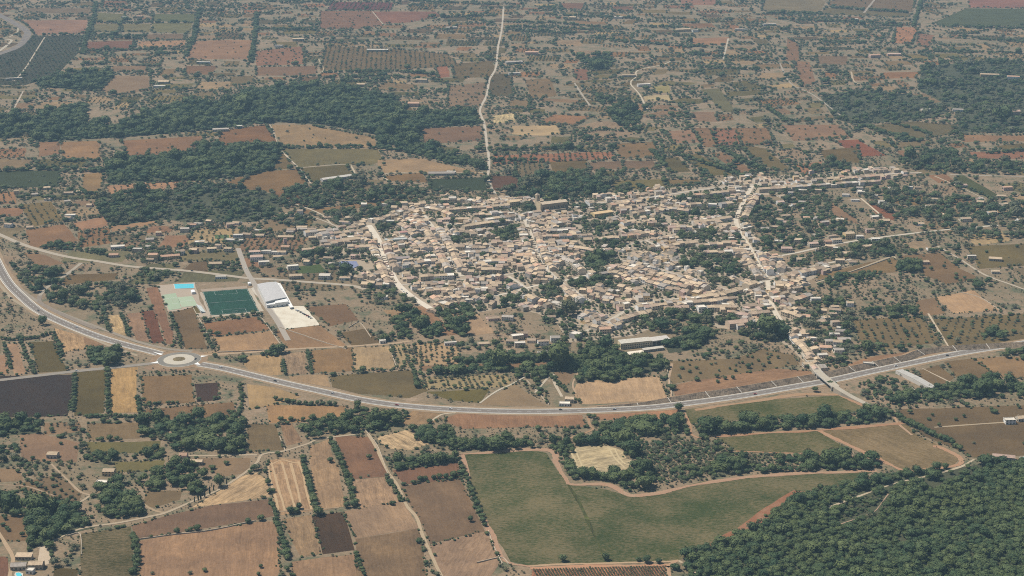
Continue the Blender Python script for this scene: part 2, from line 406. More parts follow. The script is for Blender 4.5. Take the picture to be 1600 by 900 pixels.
# ---------------------------------------------------------------- fields: seen colour, flags, outline in photo pixels
# flags: sN plough or stubble lines, g mottled green crop, oN orchard grid of N m, dN loose trees per hectare, p lines across
FIELDS = """
8c705a s1d10 30,680 60,677 125,692 120,722 35,720
806c52 s2 136,662 220,660 218,685 140,688
706a46 s1 132,691 250,689 250,706 140,710
766e48 s1d6 178,722 258,719 254,735 182,738
76664e s2 385,662 432,663 444,703 388,706
8c7058 s5 438,664 455,662 472,690 448,697
8c735a s1 0,731 30,733 37,752 0,757
7d6952 o9 22,757 85,742 130,766 122,788 85,788 42,775
7d664f d12 0,802 42,806 44,845 0,850
7d5a4b s2 0,868 13,870 9,900 0,900
877058 d14 300,716 392,716 388,738 350,745 325,736
8c735a o8 68,661 124,659 128,675 70,680
5f553c s1 85,887 122,889 124,900 80,900
7d6a50 s1 228,767 284,767 282,780 242,793 224,790
6e6446 d8 300,480 312,478 316,488 305,490
98765a s3 215,845 300,832 400,816 436,815 440,900 222,900
7c6352 s2 205,822 260,806 330,790 424,779 428,806 400,813 300,829 213,842
b4946c s6 300,793 345,765 375,745 402,738 418,750 421,776 330,790
505338 g 128,834 205,822 209,888 205,900 120,900
a68462 s5 418,720 440,716 470,719 478,760 488,798 440,805 427,780
9b7d5f s4 484,697 515,686 520,715 530,735 537,775 545,790 500,798 490,760 483,720
82624f s2d2 522,680 575,683 580,690 607,744 550,749 535,715
9b7d62 s5 548,750 607,745 625,785 560,795
967a61 s3 535,800 630,783 655,825 555,842
967a5c s5 440,812 487,805 503,866 470,870 455,845
54473f s3 487,806 534,800 555,860 505,866
826a52 s3 555,842 655,825 685,900 565,900
96765a s3 455,878 555,866 568,900 460,900
7d6652 s2 628,759 720,748 735,780 757,830 673,850 650,805
9b7d64 s4 673,852 760,830 782,880 700,900 685,890
805f4e s2 613,735 715,722 722,748 630,757
b99b73 s8 590,683 635,672 672,690 670,695 640,704 600,700
4a5c36 g 722,710 840,705 855,708 870,735 890,757 950,765 985,776 1030,770 1100,752 1200,742 1365,737 1320,757 1255,768 1215,795 1165,830 1085,860 1060,876 900,882 830,885 798,878 770,835 740,775 722,730
b4a07a s6 890,703 900,698 950,697 975,705 978,717 997,722 990,732 945,742 907,740 895,722
9a694f s9 832,889 1040,884 1046,900 826,900
566240 g 1070,640 1140,632 1200,625 1310,618 1350,635 1360,642 1200,655 1100,660 1080,662
55603c g 1115,682 1200,677 1280,674 1322,700 1300,708 1200,710 1150,705
827050 gs3 1280,673 1415,660 1432,680 1480,700 1498,718 1490,727 1412,735 1340,700
70604c s1d3 1400,640 1600,625 1600,700 1520,715 1490,700 1440,680
967055 s3 690,655 720,645 910,649 918,668 800,668 720,670
a57858 s2 930,648 1060,640 1068,655 935,656
9b7d5c s3 625,662 645,642 690,647 680,660 640,665
464441 s2 0,592 115,585 112,620 105,650 0,655
625a3e s1 120,582 165,578 163,645 116,650
a98655 s4 172,577 215,573 215,645 172,645
82694e s1 220,588 300,585 303,612 305,630 225,632
4e4541 s2 303,600 342,598 342,625 307,628
7f664e s2 225,640 365,628 370,652 225,655
645c3e s1 45,535 82,533 105,580 60,582
a58264 s2 12,537 28,537 42,583 22,587
a07c60 s2 0,555 10,555 13,585 0,588
af8c64 s6 85,512 130,525 140,545 100,550
96765a s2 130,525 165,538 150,550 138,548
b49669 s6 168,493 185,492 198,525 178,522
96765f s3 196,490 220,488 235,535 212,532
74503f s3 221,487 240,485 257,535 238,537
8c6955 s3 228,450 248,448 275,540 259,537 242,487
78644e s1 270,488 302,480 325,545 290,545 275,510
8e694f s2 318,505 400,495 425,515 330,525
a5825f s2 331,527 425,517 443,547 345,551
967658 s2 430,517 500,508 540,540 450,548
7d6450 s1 478,480 540,475 560,500 515,510
6e5f4b s1 530,520 572,513 595,535 550,540
aa8a60 s3 385,556 440,553 441,585 400,588 380,570
967d64 s6 443,552 478,550 480,585 445,585
8a6e50 s2 485,548 550,543 553,580 490,583
a58a66 s3 551,543 608,541 617,577 553,580
70644a s1 517,588 640,578 668,610 640,622 560,615 520,605
a58764 s2 450,588 510,585 517,605 455,595
9e7a54 s2 415,632 540,635 540,655 420,662
a5875e s2 385,600 430,605 470,620 440,630 390,640
a08a68 o7 612,540 640,538 645,573 625,576
aa8c68 o7 648,537 715,535 720,568 650,572
8c6e54 s2 655,572 870,565 880,572 660,580
a08c64 o7 655,590 790,585 800,603 770,606 662,608
6c643f s1 665,612 765,608 750,630 700,625
917a5e s1 760,622 805,600 855,635 750,633
b2916d s3 900,600 935,592 1030,588 1045,625 910,632 895,615
967358 s3 1050,602 1200,575 1268,580 1270,590 1150,612 1055,622
7d6c53 d26 1040,565 1150,560 1190,545 1240,555 1250,570 1050,600
a58769 s2d2 700,490 740,485 775,520 735,525
967358 s3 640,480 665,478 715,523 690,525
967a5c s2d4 600,485 630,482 645,505 620,510
8c735a s1 865,580 900,580 890,600 875,605
967358 s2 1325,570 1350,560 1480,540 1483,548 1330,578
b28e69 s2 1460,465 1520,453 1560,485 1490,490
876e56 d5 1430,470 1460,465 1478,490 1440,495
786950 o11 1330,500 1440,495 1470,535 1350,550
76694f o11 1450,500 1600,475 1600,530 1480,540
7d6950 s1 1435,580 1465,570 1490,590 1465,610 1440,600
7d6950 s1d4 1475,565 1520,560 1560,590 1500,598
967857 s1d6 1520,560 1600,545 1600,600 1560,590
967659 s1d1 95,222 155,220 157,250 98,247
8c6c56 s1d3 190,220 320,212 310,235 250,250 200,253
4c5c44 d3 0,270 95,266 92,292 0,298
8c7355 s1 130,272 163,270 155,305 128,303
967258 o12 0,300 25,300 25,318 0,322
967058 s1 0,327 35,325 35,338 0,340
8c6c54 s1 40,360 100,350 122,375 110,390 45,385
9b755c s1 110,350 165,337 170,352 130,365
8c6c52 o9 122,363 172,355 172,380 125,387
a07d5f s1 173,353 240,344 245,350 175,362
a57d5f o12 168,290 285,283 285,293 255,303 170,305
7d6e50 o12 30,320 80,315 100,345 50,355
8c7058 s1 35,395 70,398 100,412 60,418
73624b s1 95,430 185,427 180,437 100,445
82694f s1 355,285 400,265 395,300 360,300
736250 s1 300,410 325,408 325,425 280,425
766f54 s2 440,232 590,233 600,250 580,258 520,256 465,262
786950 s1 415,238 440,236 460,263 420,265
6a644e s1 470,263 540,257 555,278 485,285
82694f s1 400,268 465,265 480,285 440,300 360,298
9b8062 s2d1 590,250 660,248 760,272 600,270 590,258
82694f s1 600,275 660,270 668,285 610,283
475848 s1 670,280 758,277 762,298 672,296
6a554e s1 765,275 800,275 830,290 770,298
82644f s1d3 425,300 480,300 505,318 490,325 430,312
8c7054 s1 460,330 560,318 655,308 650,314 560,325 480,335
76694f s1 460,338 490,342 485,355 470,352
967d5f s2d4 425,195 480,195 585,215 590,232 440,230
82644f s1d3 345,205 415,195 435,225 340,230
8c7862 s0 400,420 440,415 450,432 415,433
966955 o11 770,243 955,237 960,248 770,257
766c5a o10 805,255 850,253 855,275 808,277
70644f s1 858,253 915,250 920,268 865,272
7d695a s1 920,254 970,252 975,264 925,266
7d695a s1 972,252 1020,251 1030,264 978,264
66624a s1d3 1035,248 1060,245 1080,268 1045,270
6e6850 s1d4 1065,245 1090,240 1150,272 1110,275
876c58 s1d3 1110,240 1130,238 1180,268 1165,275
787050 s1 955,283 1035,280 1040,292 960,297
7d6c52 s1d2 1040,281 1090,280 1100,288 1045,292
826c55 d6 960,225 1020,222 1035,245 970,248
736952 s1d3 1150,225 1195,232 1235,265 1225,267 1195,260
706450 s1d1 1280,235 1340,230 1345,255 1290,250
8c5c4e s1 1300,220 1340,218 1385,243 1345,245
916958 s1d2 1510,238 1600,232 1600,248 1530,248
91735c s1d2 1290,310 1335,340 1340,350 1325,345 1300,335
8c5f4e d4 1355,315 1400,335 1400,345 1375,340
826c50 s1 1395,305 1430,300 1455,318 1440,322 1400,318
877052 s2 1275,430 1390,402 1410,410 1400,425 1280,440
806952 s1d4 1405,400 1470,395 1500,420 1530,435 1480,445 1420,420
73694e s1d2 1510,385 1600,370 1600,400 1530,420
5a644b s1 1500,270 1560,305 1545,310 1490,285
7d7369 s1 35,13 145,13 140,22 38,20
967669 s1d1 30,32 138,31 132,52 55,55 42,40
555f58 o11 55,57 130,55 120,85 90,115 40,133 0,130 0,90 10,80
73765f s1 150,20 195,22 195,33 150,32
69735f s1 240,22 305,22 303,35 238,33
787662 s1 145,38 188,37 186,50 145,50
787662 s1 190,38 236,37 234,50 192,50
767861 s1 238,36 300,35 297,52 237,50
7d6e62 s1d3 228,54 290,53 288,62 228,62
82645c s1 135,65 210,64 205,77 133,77
a58064 d12 215,65 290,63 287,74 218,74
967662 s1d3 295,65 360,62 398,63 395,93 292,92
82695a s1 290,103 340,103 330,117 288,115
917862 g 180,118 237,119 235,140 185,148 155,143
6e6655 s1 345,155 388,160 380,172 350,168
786e5c s1 360,120 398,118 395,130 360,135
877362 s1 175,103 230,103 230,112 175,112
785c55 o14 520,3 615,4 612,16 510,16
876c62 d6 500,17 585,17 600,40 560,45 500,45
8c6962 s1 582,18 680,18 690,25 640,35 600,37 590,27
786c5c o13 510,72 600,75 700,85 720,103 600,110 500,110
96695a s1 680,105 700,103 703,120 685,122
876e5f s1 400,105 495,103 495,118 400,118
916e5f d14 400,80 475,72 475,100 400,103
6e6655 d6 590,160 640,165 650,180 600,185
82695a s1d3 660,200 752,197 755,220 660,225
736959 d8 705,100 770,95 775,120 710,122
696455 d8 760,115 800,115 800,150 765,150
af9b73 s9 770,180 805,177 805,190 772,193
af946e d3 800,197 870,195 878,208 850,212 800,210
9b7862 s1 1080,60 1140,58 1135,70 1080,70
af9b73 s1 1005,150 1045,148 1050,157 1008,158
968c5f s1d6 1020,135 1045,133 1047,145 1022,145
70705c s1 1095,140 1125,138 1150,175 1130,175
917662 s1 1080,175 1115,175 1120,190 1085,190
96765f s1 975,163 1010,163 1005,173 980,172
8c695c d6 895,108 918,108 920,125 900,125
876c58 d14 1080,200 1200,200 1210,225 1100,230
826962 s1 875,5 915,5 910,15 878,14
826962 d5 955,10 990,10 988,18 958,18
967369 d4 1060,0 1125,0 1120,8 1065,8
827a69 s1 1200,0 1290,2 1282,20 1190,17
7d7064 s1d3 1295,2 1435,0 1425,19 1295,10
737062 s1 1290,12 1425,21 1420,27 1280,22
5f6e64 s1 1460,35 1510,13 1600,16 1600,42 1470,40
966e69 s1 1510,0 1600,0 1600,14 1515,12
827062 s1 1275,87 1325,88 1322,102 1278,100
8c705f d7 1240,95 1265,97 1275,130 1255,135
876e5f d7 1230,60 1250,70 1250,95 1228,95
6c6955 s1 1340,185 1365,170 1385,190 1350,195
6e6958 s1d2 1350,197 1430,190 1490,195 1500,208 1420,220 1370,205
91735f d9 1220,195 1310,195 1330,215 1240,220
877662 d8 1425,147 1465,146 1485,160 1450,163
a5785f d12 1400,42 1435,43 1425,68 1395,68
8c6e62 d9 1435,52 1460,55 1450,75 1432,70
91735c s1d4 1500,210 1560,212 1600,208 1600,218 1505,222
967d5f s1 1575,147 1600,147 1600,155 1575,155
91695a d20 1110,203 1150,203 1160,232 1120,225
967662 d10 1040,205 1085,203 1095,222 1050,224
a0735a d20 1240,258 1285,252 1275,272 1260,280
736450 d12 470,120 500,120 495,132 470,130
82705c d10 820,125 860,122 870,150 830,155
785f50 s1d6 500,168 560,172 560,188 500,186
877362 d16 700,135 760,128 755,165 700,168
6e7864 d10 1110,245 1150,240 1165,255 1130,258
7c6854 d8 230,235 300,228 300,240 235,250
8c6e5a d9 60,215 95,214 95,240 60,245
75664f d6 905,300 930,298 930,306 908,307
8a8c55 s0 810,310 830,306 830,313 812,316
92965c s0 850,303 870,302 872,312 852,313
"""
def jag(pl, step=26.0, amp=1.6, seed=0):
    """field margins are never ruler straight"""
    g = PN(pl); r = random.Random(seed); out = []
    for i in range(len(g)):
        a, b = g[i], g[(i + 1) % len(g)]; L = np.hypot(*(b - a)); n = max(1, int(L / step))
        out.append(a + np.array([r.uniform(-1, 1), r.uniform(-1, 1)]) * amp * .5)
        for k in range(1, n):
            p = a + (b - a) * k / n; q = np.array([-(b - a)[1], (b - a)[0]]) / L; out.append(p + q * r.uniform(-amp, amp))
    return np.array(out)
def area(g): return 0.5 * np.sum(g[:, 0] * np.roll(g[:, 1], -1) - np.roll(g[:, 0], -1) * g[:, 1])
def sheet(name, g, z, m, ang=None, color=None, label=None):
    if area(g) < 0: g = g[::-1]
    c = g.mean(0); a = ang if ang is not None else 0.0
    R = np.array([[math.cos(a), -math.sin(a)], [math.sin(a), math.cos(a)]]); q = (g - c) @ R
    V, _, F, _, _, _ = delaunay_2d_cdt([Vector((x, y)) for x, y in q], [], [list(range(len(q)))], 1, 0.01)
    me = mesh(name, [(v.x, v.y, 0) for v in V], F, m)
    o = link(name, me, loc=(c[0], c[1], z), rot=(0, 0, a))
    if color is not None: o.color = tuple(color)
    return tag(o, label, kind='structure')
def cname(c):
    r, g, b = [v / max(c) for v in c]; L = max(c)
    if g > .97: return 'green'
    if L < 95: return 'dark brown'
    if b > .8: return 'greyish brown'
    if L > 165: return 'pale straw'
    if g < .74: return 'reddish brown'
    return 'tan brown'
field_mask = blank(); dots_mask = blank()
ORCH = []; DOTS = []
for i, ln in enumerate(FIELDS.strip().splitlines()):
    t = ln.split(None, 2); pl = ext(pts(t[2])); c = hexc(t[0]); fl = t[1]
    ctr = np.mean(pl, 0); g = PN(pl); e = np.roll(g, -1, 0) - g; k = int(np.argmax(np.hypot(e[:, 0], e[:, 1])))
    ang = math.atan2(e[k, 1], e[k, 0]) - math.pi / 2
    if abs(e[k, 0]) > 2.2 * abs(e[k, 1]):                     # prefer lines that run away from the camera where the sides do
        k2 = int(np.argmax(np.abs(e[:, 1]))); ang = math.atan2(e[k2, 1], e[k2, 0]) - math.pi / 2
    s = 0.0; q = fl.find('s')
    if q >= 0: s = int(fl[q + 1]) / 9.0
    al = albedo(c, ctr)
    sheet('field', jag(pl, seed=i), 0.06 + 0.004 * (i % 9), M_GREEN if 'g' in fl else M_FIELD, ang, (*al, s), f"{cname(c)} field")
    fill(field_mask, pl)
    import re
    mo = re.search(r'o(\d+)', fl); md = re.search(r'd(\d+)', fl)
    if mo: ORCH.append((pl, int(mo.group(1)), ang))
    if md: DOTS.append((pl, int(md.group(1))))

# small plots of the patchwork that fills the plain behind and beside the village
hold = blank()
for c in ("165,257 200,250 260,244 330,235 400,229 440,235 425,266 380,276 330,280 170,288", "45,187 130,162 140,192 250,168 350,160 400,140 520,134 600,150 640,176 750,180 752,198 655,224 560,205 430,191 200,214 60,222", "480,300 600,320 700,290 1000,285 1180,268 1400,255 1440,280 1330,400 1290,450 1300,590 900,540 640,480 480,400",
          "1282,150 1340,140 1440,150 1485,175 1390,190 1305,186", "1440,104 1560,92 1600,112 1600,205 1500,207", "150,312 258,302 345,290 440,330 300,350 175,353", "790,270 960,274 1030,295 800,310", "590,216 766,256 766,270 600,240"): fill(hold, pts(c))
PALETTE = ['8c7460', '96806a', '7d705c', '706850', '9b8468', '7d7458', '8a6e58', '6c6a52', 'a58c66', '86745e', '947058', '78745a', '6a6a54', '80745e']
pr = random.Random(77); PLOTS = []
for it_ in range(9500):
    x = pr.uniform(-60, 1660); y = 4 + 330 * pr.random() ** 1.25 if pr.random() < .8 else pr.uniform(200, 440)
    if it_ >= 7000:                                          # the same plain beyond the frame
        x, y = pr.choice([(pr.uniform(-470, -40), pr.uniform(6, 1150)), (pr.uniform(1640, 2070), pr.uniform(6, 1150)), (pr.uniform(-400, 2000), pr.uniform(930, 1150))])
    X, Y = P(x, y); w = pr.uniform(30, 100); d = pr.uniform(30, 110); a = {0: .02, 1: -.25, 2: .42}[min(2, max(0, int(x // 540)))] * (1 if y > 130 else .3) + pr.uniform(-.07, .07)
    sk = pr.uniform(-.2, .2) + (.35 if x > 900 and y > 110 else 0)
    q = [(-w/2 - d*sk/2, -d/2), (w/2 - d*sk/2, -d/2), (w/2 + d*sk/2, d/2 * pr.uniform(.8, 1.1)), (-w/2 + d*sk/2, d/2)]
    q = [(X + u*math.cos(a) - v*math.sin(a), Y + u*math.sin(a) + v*math.cos(a)) for u, v in q]
    pp = [tuple(float(t) for t in proj(u, v)) for u, v in q]
    if min(p[1] for p in pp) < -20: continue
    t_ = blank; bx = [int(max(MX0, min(p[0] for p in pp))) - MX0, int(min(MX1 - 1, max(p[0] for p in pp))) - MX0, int(min(p[1] for p in pp)) - MY0, int(max(p[1] for p in pp)) - MY0 + 1]
    if field_mask[bx[2]:bx[3], bx[0]:bx[1] + 1].mean() > .06 or hold[bx[2]:bx[3], bx[0]:bx[1] + 1].mean() > .1: continue
    c = hexc(pr.choice(PALETTE)); PLOTS.append(pp); fill(field_mask, pp); al = albedo(c, (x, y))
    sheet('field', jag(pp, 26, 2.0, int(x)), .05, M_FIELD, a, (*al, pr.choice([.1, .2, .4])), f"{cname(c)} field")
    k = pr.random()
    if k < .26: DOTS.append((pp, pr.choice([6, 14, 26])))
    elif k < .62: ORCH.append((pp, pr.choice([9, 10, 12]), a))
print('plots', len(PLOTS))

# ---------------------------------------------------------------- roads, streets, tracks
def smooth(pl, n=6):
    a = np.asarray(pl, float)
    if len(a) < 3: return a
    p = np.vstack([2 * a[0] - a[1], a, 2 * a[-1] - a[-2]]); out = []
    for i in range(1, len(p) - 2):
        for t in np.linspace(0, 1, n, endpoint=False):
            out.append(.5 * ((2 * p[i]) + (-p[i-1] + p[i+1]) * t + (2*p[i-1] - 5*p[i] + 4*p[i+1] - p[i+2]) * t*t + (-p[i-1] + 3*p[i] - 3*p[i+1] + p[i+2]) * t**3))
    out.append(p[-2]); return np.array(out)
def offset(g, d):
    t = np.gradient(g, axis=0); t /= np.hypot(t[:, 0], t[:, 1])[:, None] + 1e-9
    return g + np.stack([-t[:, 1], t[:, 0]], 1) * d
def ribbon(name, g, w, z, m, color=None, label=None, off=0.0, wob=0.0, zs=None, kind='structure'):
    gl = offset(g, off + w / 2); gr = offset(g, off - w / 2)
    if wob:
        d_ = np.r_[0, np.cumsum(np.hypot(*np.diff(g, axis=0).T))]; ph = rng.uniform(0, 6, 4)
        v_ = (np.sin(d_ / 31 + ph[0]) + np.sin(d_ / 13 + ph[1]) * .6)[:, None] * wob * .6; v2_ = (np.sin(d_ / 27 + ph[2]) + np.sin(d_ / 11 + ph[3]) * .6)[:, None] * wob * .6
        u_ = (gl - gr) / (np.hypot(*(gl - gr).T)[:, None] + 1e-9); gl = gl + u_ * v_ + rng.uniform(-wob, wob, gl.shape) * .3; gr = gr + u_ * v2_ + rng.uniform(-wob, wob, gr.shape) * .3
    n = len(g); V = [(x, y, z if zs is None else zs[i]) for i, (x, y) in enumerate(gr)] + [(x, y, z if zs is None else zs[i]) for i, (x, y) in enumerate(gl)]
    F = [(i, i + 1, n + i + 1, n + i) for i in range(n - 1)]
    o = link(name, mesh(name, V, F, m))
    if color is not None: o.color = tuple(color) + (1,)
    return tag(o, label, kind=kind)
road_mask = blank(); WAYN = [0]
for c in ('524,411 535,406 558,406 564,416 553,422 528,420', '460,416 500,411 514,425 466,430', '420,480 475,478 500,508 440,515'): fill(road_mask, pts(c))
def way(s, w, c, z, label, m=None, name='road', wob=0.0, n=6):
    pl = pts(s); ctr = pl[len(pl) // 2]
    for i_, j_ in ((0, 1), (-1, -2)):                         # roads cut by the frame run on in their own direction
        (a, b), (e, f) = pl[i_], pl[j_]
        if a <= 0 or a >= 1600 or b <= 0 or b >= 900:
            k_ = max(abs(a - e), abs(b - f)); t_ = (150 if b > 40 else 20) / k_; q_ = (a + (a - e) * t_, max(b + (b - f) * t_, -25)); pl = [q_] + pl if i_ == 0 else pl + [q_]
    g = smooth(PN(pl), n)
    WAYN[0] += 1; z += 0.0035 * (WAYN[0] % 14)
    ribbon(name, g, w, z, m or M_ROAD, albedo(c, ctr), label, wob=wob)
    for i in range(len(pl) - 1):
        (a, b), (e, f) = pl[i], pl[i + 1]; X, Y = P((a + e) / 2, (b + f) / 2)
        strokem(road_mask, [(a, b), (e, f)], max(1.0, w * .55 * FPX / math.hypot(X, Y, HCAM)))
    return g
HW1 = "0,418 14,443 30,460 60,485 100,505 150,525 200,540 232,548 250,553"
HW2 = "312,569 350,576 400,588 450,600 500,611 560,624 620,633 700,639.5 800,643 900,642 1000,638 1060,632 1150,620 1220,608 1300,594 1350,583 1430,566 1500,552 1600,536"
ASP = (138, 131, 126)
HW1 = '-30,352 -22,378 ' + HW1.replace('0,418 14,443', '-8,404 2,424 14,443')
for s, lab in ((HW1, 'asphalt bypass north west of the roundabout'), (HW2, 'long curved asphalt bypass below the village')):
    way(s, 26, (168, 142, 112), 0.18, 'bare earth verge of the bypass', M_DIRT, 'verge', 1.2, 10)
    g = way(s, 12.5, ASP, 0.26, lab, n=10)
    for off in (-7.3, 7.3): ribbon('gutter', g, 1.5, 0.30, M_CONC, None, 'pale concrete edge strip of the bypass', off)
    for off in (-5.3, 5.3): ribbon('road_marking', g, 0.35, 0.32, M_WHITE, None, 'white edge line of the bypass', off)
    d = np.r_[0, np.cumsum(np.hypot(*np.diff(g, axis=0).T))]; V = []; F = []
    for a in np.arange(4, d[-1] - 8, 12.0):
        q = np.array([[np.interp(v, d, g[:, k]) for k in (0, 1)] for v in (a, a + 5)]); t = q[1] - q[0]; nn = np.array([-t[1], t[0]]) / np.hypot(*t) * .15; i = len(V)
        V += [(*(q[0] - nn), .33), (*(q[1] - nn), .33), (*(q[1] + nn), .33), (*(q[0] + nn), .33)]; F.append((i, i + 1, i + 2, i + 3))
    tag(link('road_marking', mesh('road_marking', V, F, M_WHITE)), 'dashed white centre line of the bypass', kind='structure')
way("0,446 18,466 40,480 75,497 120,518 170,540 215,556", 5, (176, 158, 130), 0.24, 'service lane beside the bypass', M_ROAD, 'lane')
way("0,425 20,443 45,462 75,480 115,497 160,514 215,534 260,545 300,549", 6, (160, 148, 132), 0.24, 'upper slip lane beside the bypass', M_ROAD, 'lane')
way("0,594 60,587 120,580 170,575 215,570.5 252,566", 9, (156, 148, 138), 0.25, 'country road reaching the roundabout from the left')
way("308,556 345,553.5 400,550 450,546 550,541 612,537 640,533", 6, (186, 158, 126), 0.24, 'earth track leaving the roundabout to the right', M_DIRT, 'track', .4)
way("0,367 30,380 60,390 90,398 120,404 150,408 200,416 250,420 300,424 350,430 390,435 430,437 470,440 545,446 570,452", 9, (186, 172, 152), 0.25, 'pale road entering the village from the left')
way("62,462 75,448 100,432 127,411", 6, (176, 164, 146), 0.24, 'narrow lane joining bypass and village road', None, 'lane')
way("62,462 64,474 100,493 150,514", 7, (150, 138, 126), 0.24, 'side lane next to the bypass', None, 'lane')
way("372,388 378,405 386,425 398,445 412,472 432,500 450,532", 8, (178, 168, 156), 0.25, 'pale street beside the sports ground', None, 'street')
S = [("576,352 585,365 592,378 600,400 612,428 622,445 645,465 672,482", 10.5, (229, 215, 194), 'wide pale western street'),
     ("655,325 660,333 683,365 700,398 712,420 722,432", 7, (214, 201, 180), 'second pale street of the village'),
     ("820,342 823,350 832,372 843,400 856,422 870,436 895,455 922,470", 7, (208, 195, 176), 'street running down from the church'),
     ("1176,290 1170,300 1155,330 1150,345 1157,365 1175,393 1199,437 1200,455 1207,480 1222,505 1240,528", 8, (222, 207, 184), 'long eastern street'),
     ("1199,437 1175,447 1150,455 1110,463 1060,467 1020,471 985,482 945,505 900,524", 6, (204, 191, 170), 'curved street across the lower village'),
     ("900,318 960,316 1020,308 1100,296 1170,289 1240,285 1310,280 1390,272 1440,270", 7, (196, 183, 166), 'straight ridge street at the top of the village'),
     ("1199,437 1225,428 1280,414 1330,405", 6, (204, 191, 170), 'short street leaving to the right'),
     ("1195,404 1240,396 1290,385 1340,376 1400,368 1470,360 1560,352", 6, (206, 193, 172), 'street between the eastern gardens'),
     ("1150,350 1100,358 1050,368 1010,376 980,384", 5, (192, 178, 160), 'narrow street in the middle of the village'),
     ("960,404 1010,416 1060,430 1110,446 1150,456", 5, (200, 185, 166), 'bending lane between tiled roofs'),
     ("600,400 640,396 700,398 760,392 830,392", 5, (190, 177, 160), 'cross street of the western village'),
     ("622,446 660,442 710,438 760,434 800,428 856,422", 5, (196, 183, 166), 'lower cross street of the western village'),
     ("728,470 790,459 840,446 890,437 925,428", 5, (220, 207, 186), 'pale lane below the western houses'),
     ("1010,376 1030,388 1045,402", 4.5, (208, 193, 174), 'short slanting lane'),
     ("660,352 700,361 760,358 820,348", 4.5, (184, 171, 156), 'upper lane to the church'),
     ("795,432 815,445 826,455", 5, (214, 199, 178), 'short lane lined by low houses')]
for s, w, c, lab in S: way(s, w, c, 0.30, lab, None, 'street')
TR = [("0,24 24,37 40,47 43,54 36,66 22,76 0,84", 24, (134, 132, 134), 'grey motorway bend in the far left corner'), ("0,79 12,70 18,63 8,61", 9, (190, 180, 160), 'pale slip road beside the far motorway'), ("0,60 14,58 27,50 28,44", 7, (186, 176, 150), ''),
      ("787,10 784,45 778,75 775,105 765,125 760,150 750,172 757,195 760,220 763,240 764,262 762,275 766,290 774,303", 7.9, (196, 184, 166), 'pale country road climbing straight from the village'),
      ("764,270 700,270 660,269 600,272 610,285", 5, (196, 178, 150), ''), ("436,232 452,248 466,262 485,286", 5, (200, 184, 160), ''),
      ("466,262 540,257 550,262 560,282", 4.5, (196, 180, 152), ''), ("421,194 428,208 436,232", 4, (190, 170, 145), ''),
      ("1050,95 1035,101 997,110 994,120 985,130 998,146 1012,172", 6, (200, 186, 160), ''), ("898,130 908,146 922,165", 7, (176, 166, 150), ''),
      ("1330,112 1335,128 1352,133", 7, (190, 170, 140), ''), ("1218,98 1235,130 1270,148 1322,187", 6, (168, 160, 148), ''),
      ("1138,60 1130,93", 7, (190, 180, 160), ''), ("1366,0 1350,20", 8, (165, 155, 145), ''), ("582,18 600,40", 5, (180, 165, 145), ''),
      ("0,122 28,121 70,58", 6, (186, 172, 150), ''), ("0,193 12,187 28,158 36,143", 6, (190, 175, 155), ''), ("498,92 499,115 400,122", 5, (186, 170, 140), ''),
      ("1275,442 1330,424 1390,402 1400,404", 4, (186, 170, 140), ''), ("1465,385 1500,405 1540,430 1600,452", 6, (190, 176, 155), ''),
      ("1450,490 1475,530 1484,545", 4, (205, 184, 155), ''), ("440,310 465,320 500,334 520,352", 5, (196, 182, 158), ''),
      ("460,335 490,340 522,352 528,358", 5, (190, 178, 158), ''), ("1460,275 1510,297 1540,312", 4, (190, 172, 145), ''), ("1485,273 1600,276", 6, (180, 172, 158), ''),
      ("1345,310 1375,335 1385,345", 5, (215, 195, 165), ''),
      ("59,856 90,842 115,830 140,823 185,817 230,808 260,801 300,784 340,766 375,744 400,724 408,712 420,708 440,706 480,694 500,686 560,678", 5, (186, 166, 138), ''),
      ("285,712 330,712 372,711 402,711", 5, (186, 166, 138), ''), ("211,767 222,785 240,797 258,802", 4.5, (178, 152, 120), ''),
      ("110,792 130,782 140,775", 4, (186, 166, 138), ''), ("0,835 18,866 20,880 15,900", 5, (190, 160, 125), ''), ("80,725 105,750 125,768 145,775", 4, (180, 155, 125), ''),
      ("575,678 590,705 605,735 620,757 635,790 650,808 660,835 680,880 690,900", 5, (190, 166, 132), ''),
      ("700,800 740,778", 0.1, (170, 140, 110), ''), ("835,615 862,585 867,600 878,620", 5, (200, 184, 160), ''), ("750,630 775,612 800,600 835,580", 4, (200, 190, 170), ''),
      ("675,658 690,648 712,645", 5, (196, 178, 150), ''), ("918,650 922,665 925,672 890,685 870,695", 4.5, (176, 140, 105), ''),
      ("1068,645 1078,665 1082,680 1110,690", 5, (184, 140, 105), ''), ("1050,568 1045,595 1050,625", 4.5, (186, 156, 125), ''),
      ("900,615 895,600 905,580", 3, (186, 156, 125), ''), ("1358,632 1368,636 1380,641", 6, (206, 190, 168), ''), 
      ("1440,575 1460,585 1500,605", 3, (196, 176, 150), ''), ("1395,642 1402,660 1425,680", 4.5, (186, 150, 118), ''), ("1460,668 1540,662 1575,660", 4, (180, 160, 130), ''),
      ("826,885 870,882 950,880 1040,878 1060,876", 5, (190, 156, 118), ''), ("1060,876 1075,885 1090,900", 5, (196, 172, 140), ''), ("1046,900 1044,885 1058,876", 5, (190, 150, 115), ''),
      ("1290,795 1340,776 1400,755 1445,745 1500,730 1522,718", 4, (196, 178, 148), ''), ("1310,820 1340,810 1365,800 1378,785 1388,772", 2.2, (184, 150, 125), ''),
      ("0,758 40,760 85,775", 3, (170, 145, 118), ''), ("425,800 480,797 530,793", 4, (168, 140, 108), '')]
for s, w, c, lab in TR:
    if w > 1: way(s, w * (.68 if w < 8 else .9), c, 0.22, lab or 'pale unpaved track between fields', M_DIRT, 'track' if w < 8 else 'road', .5)
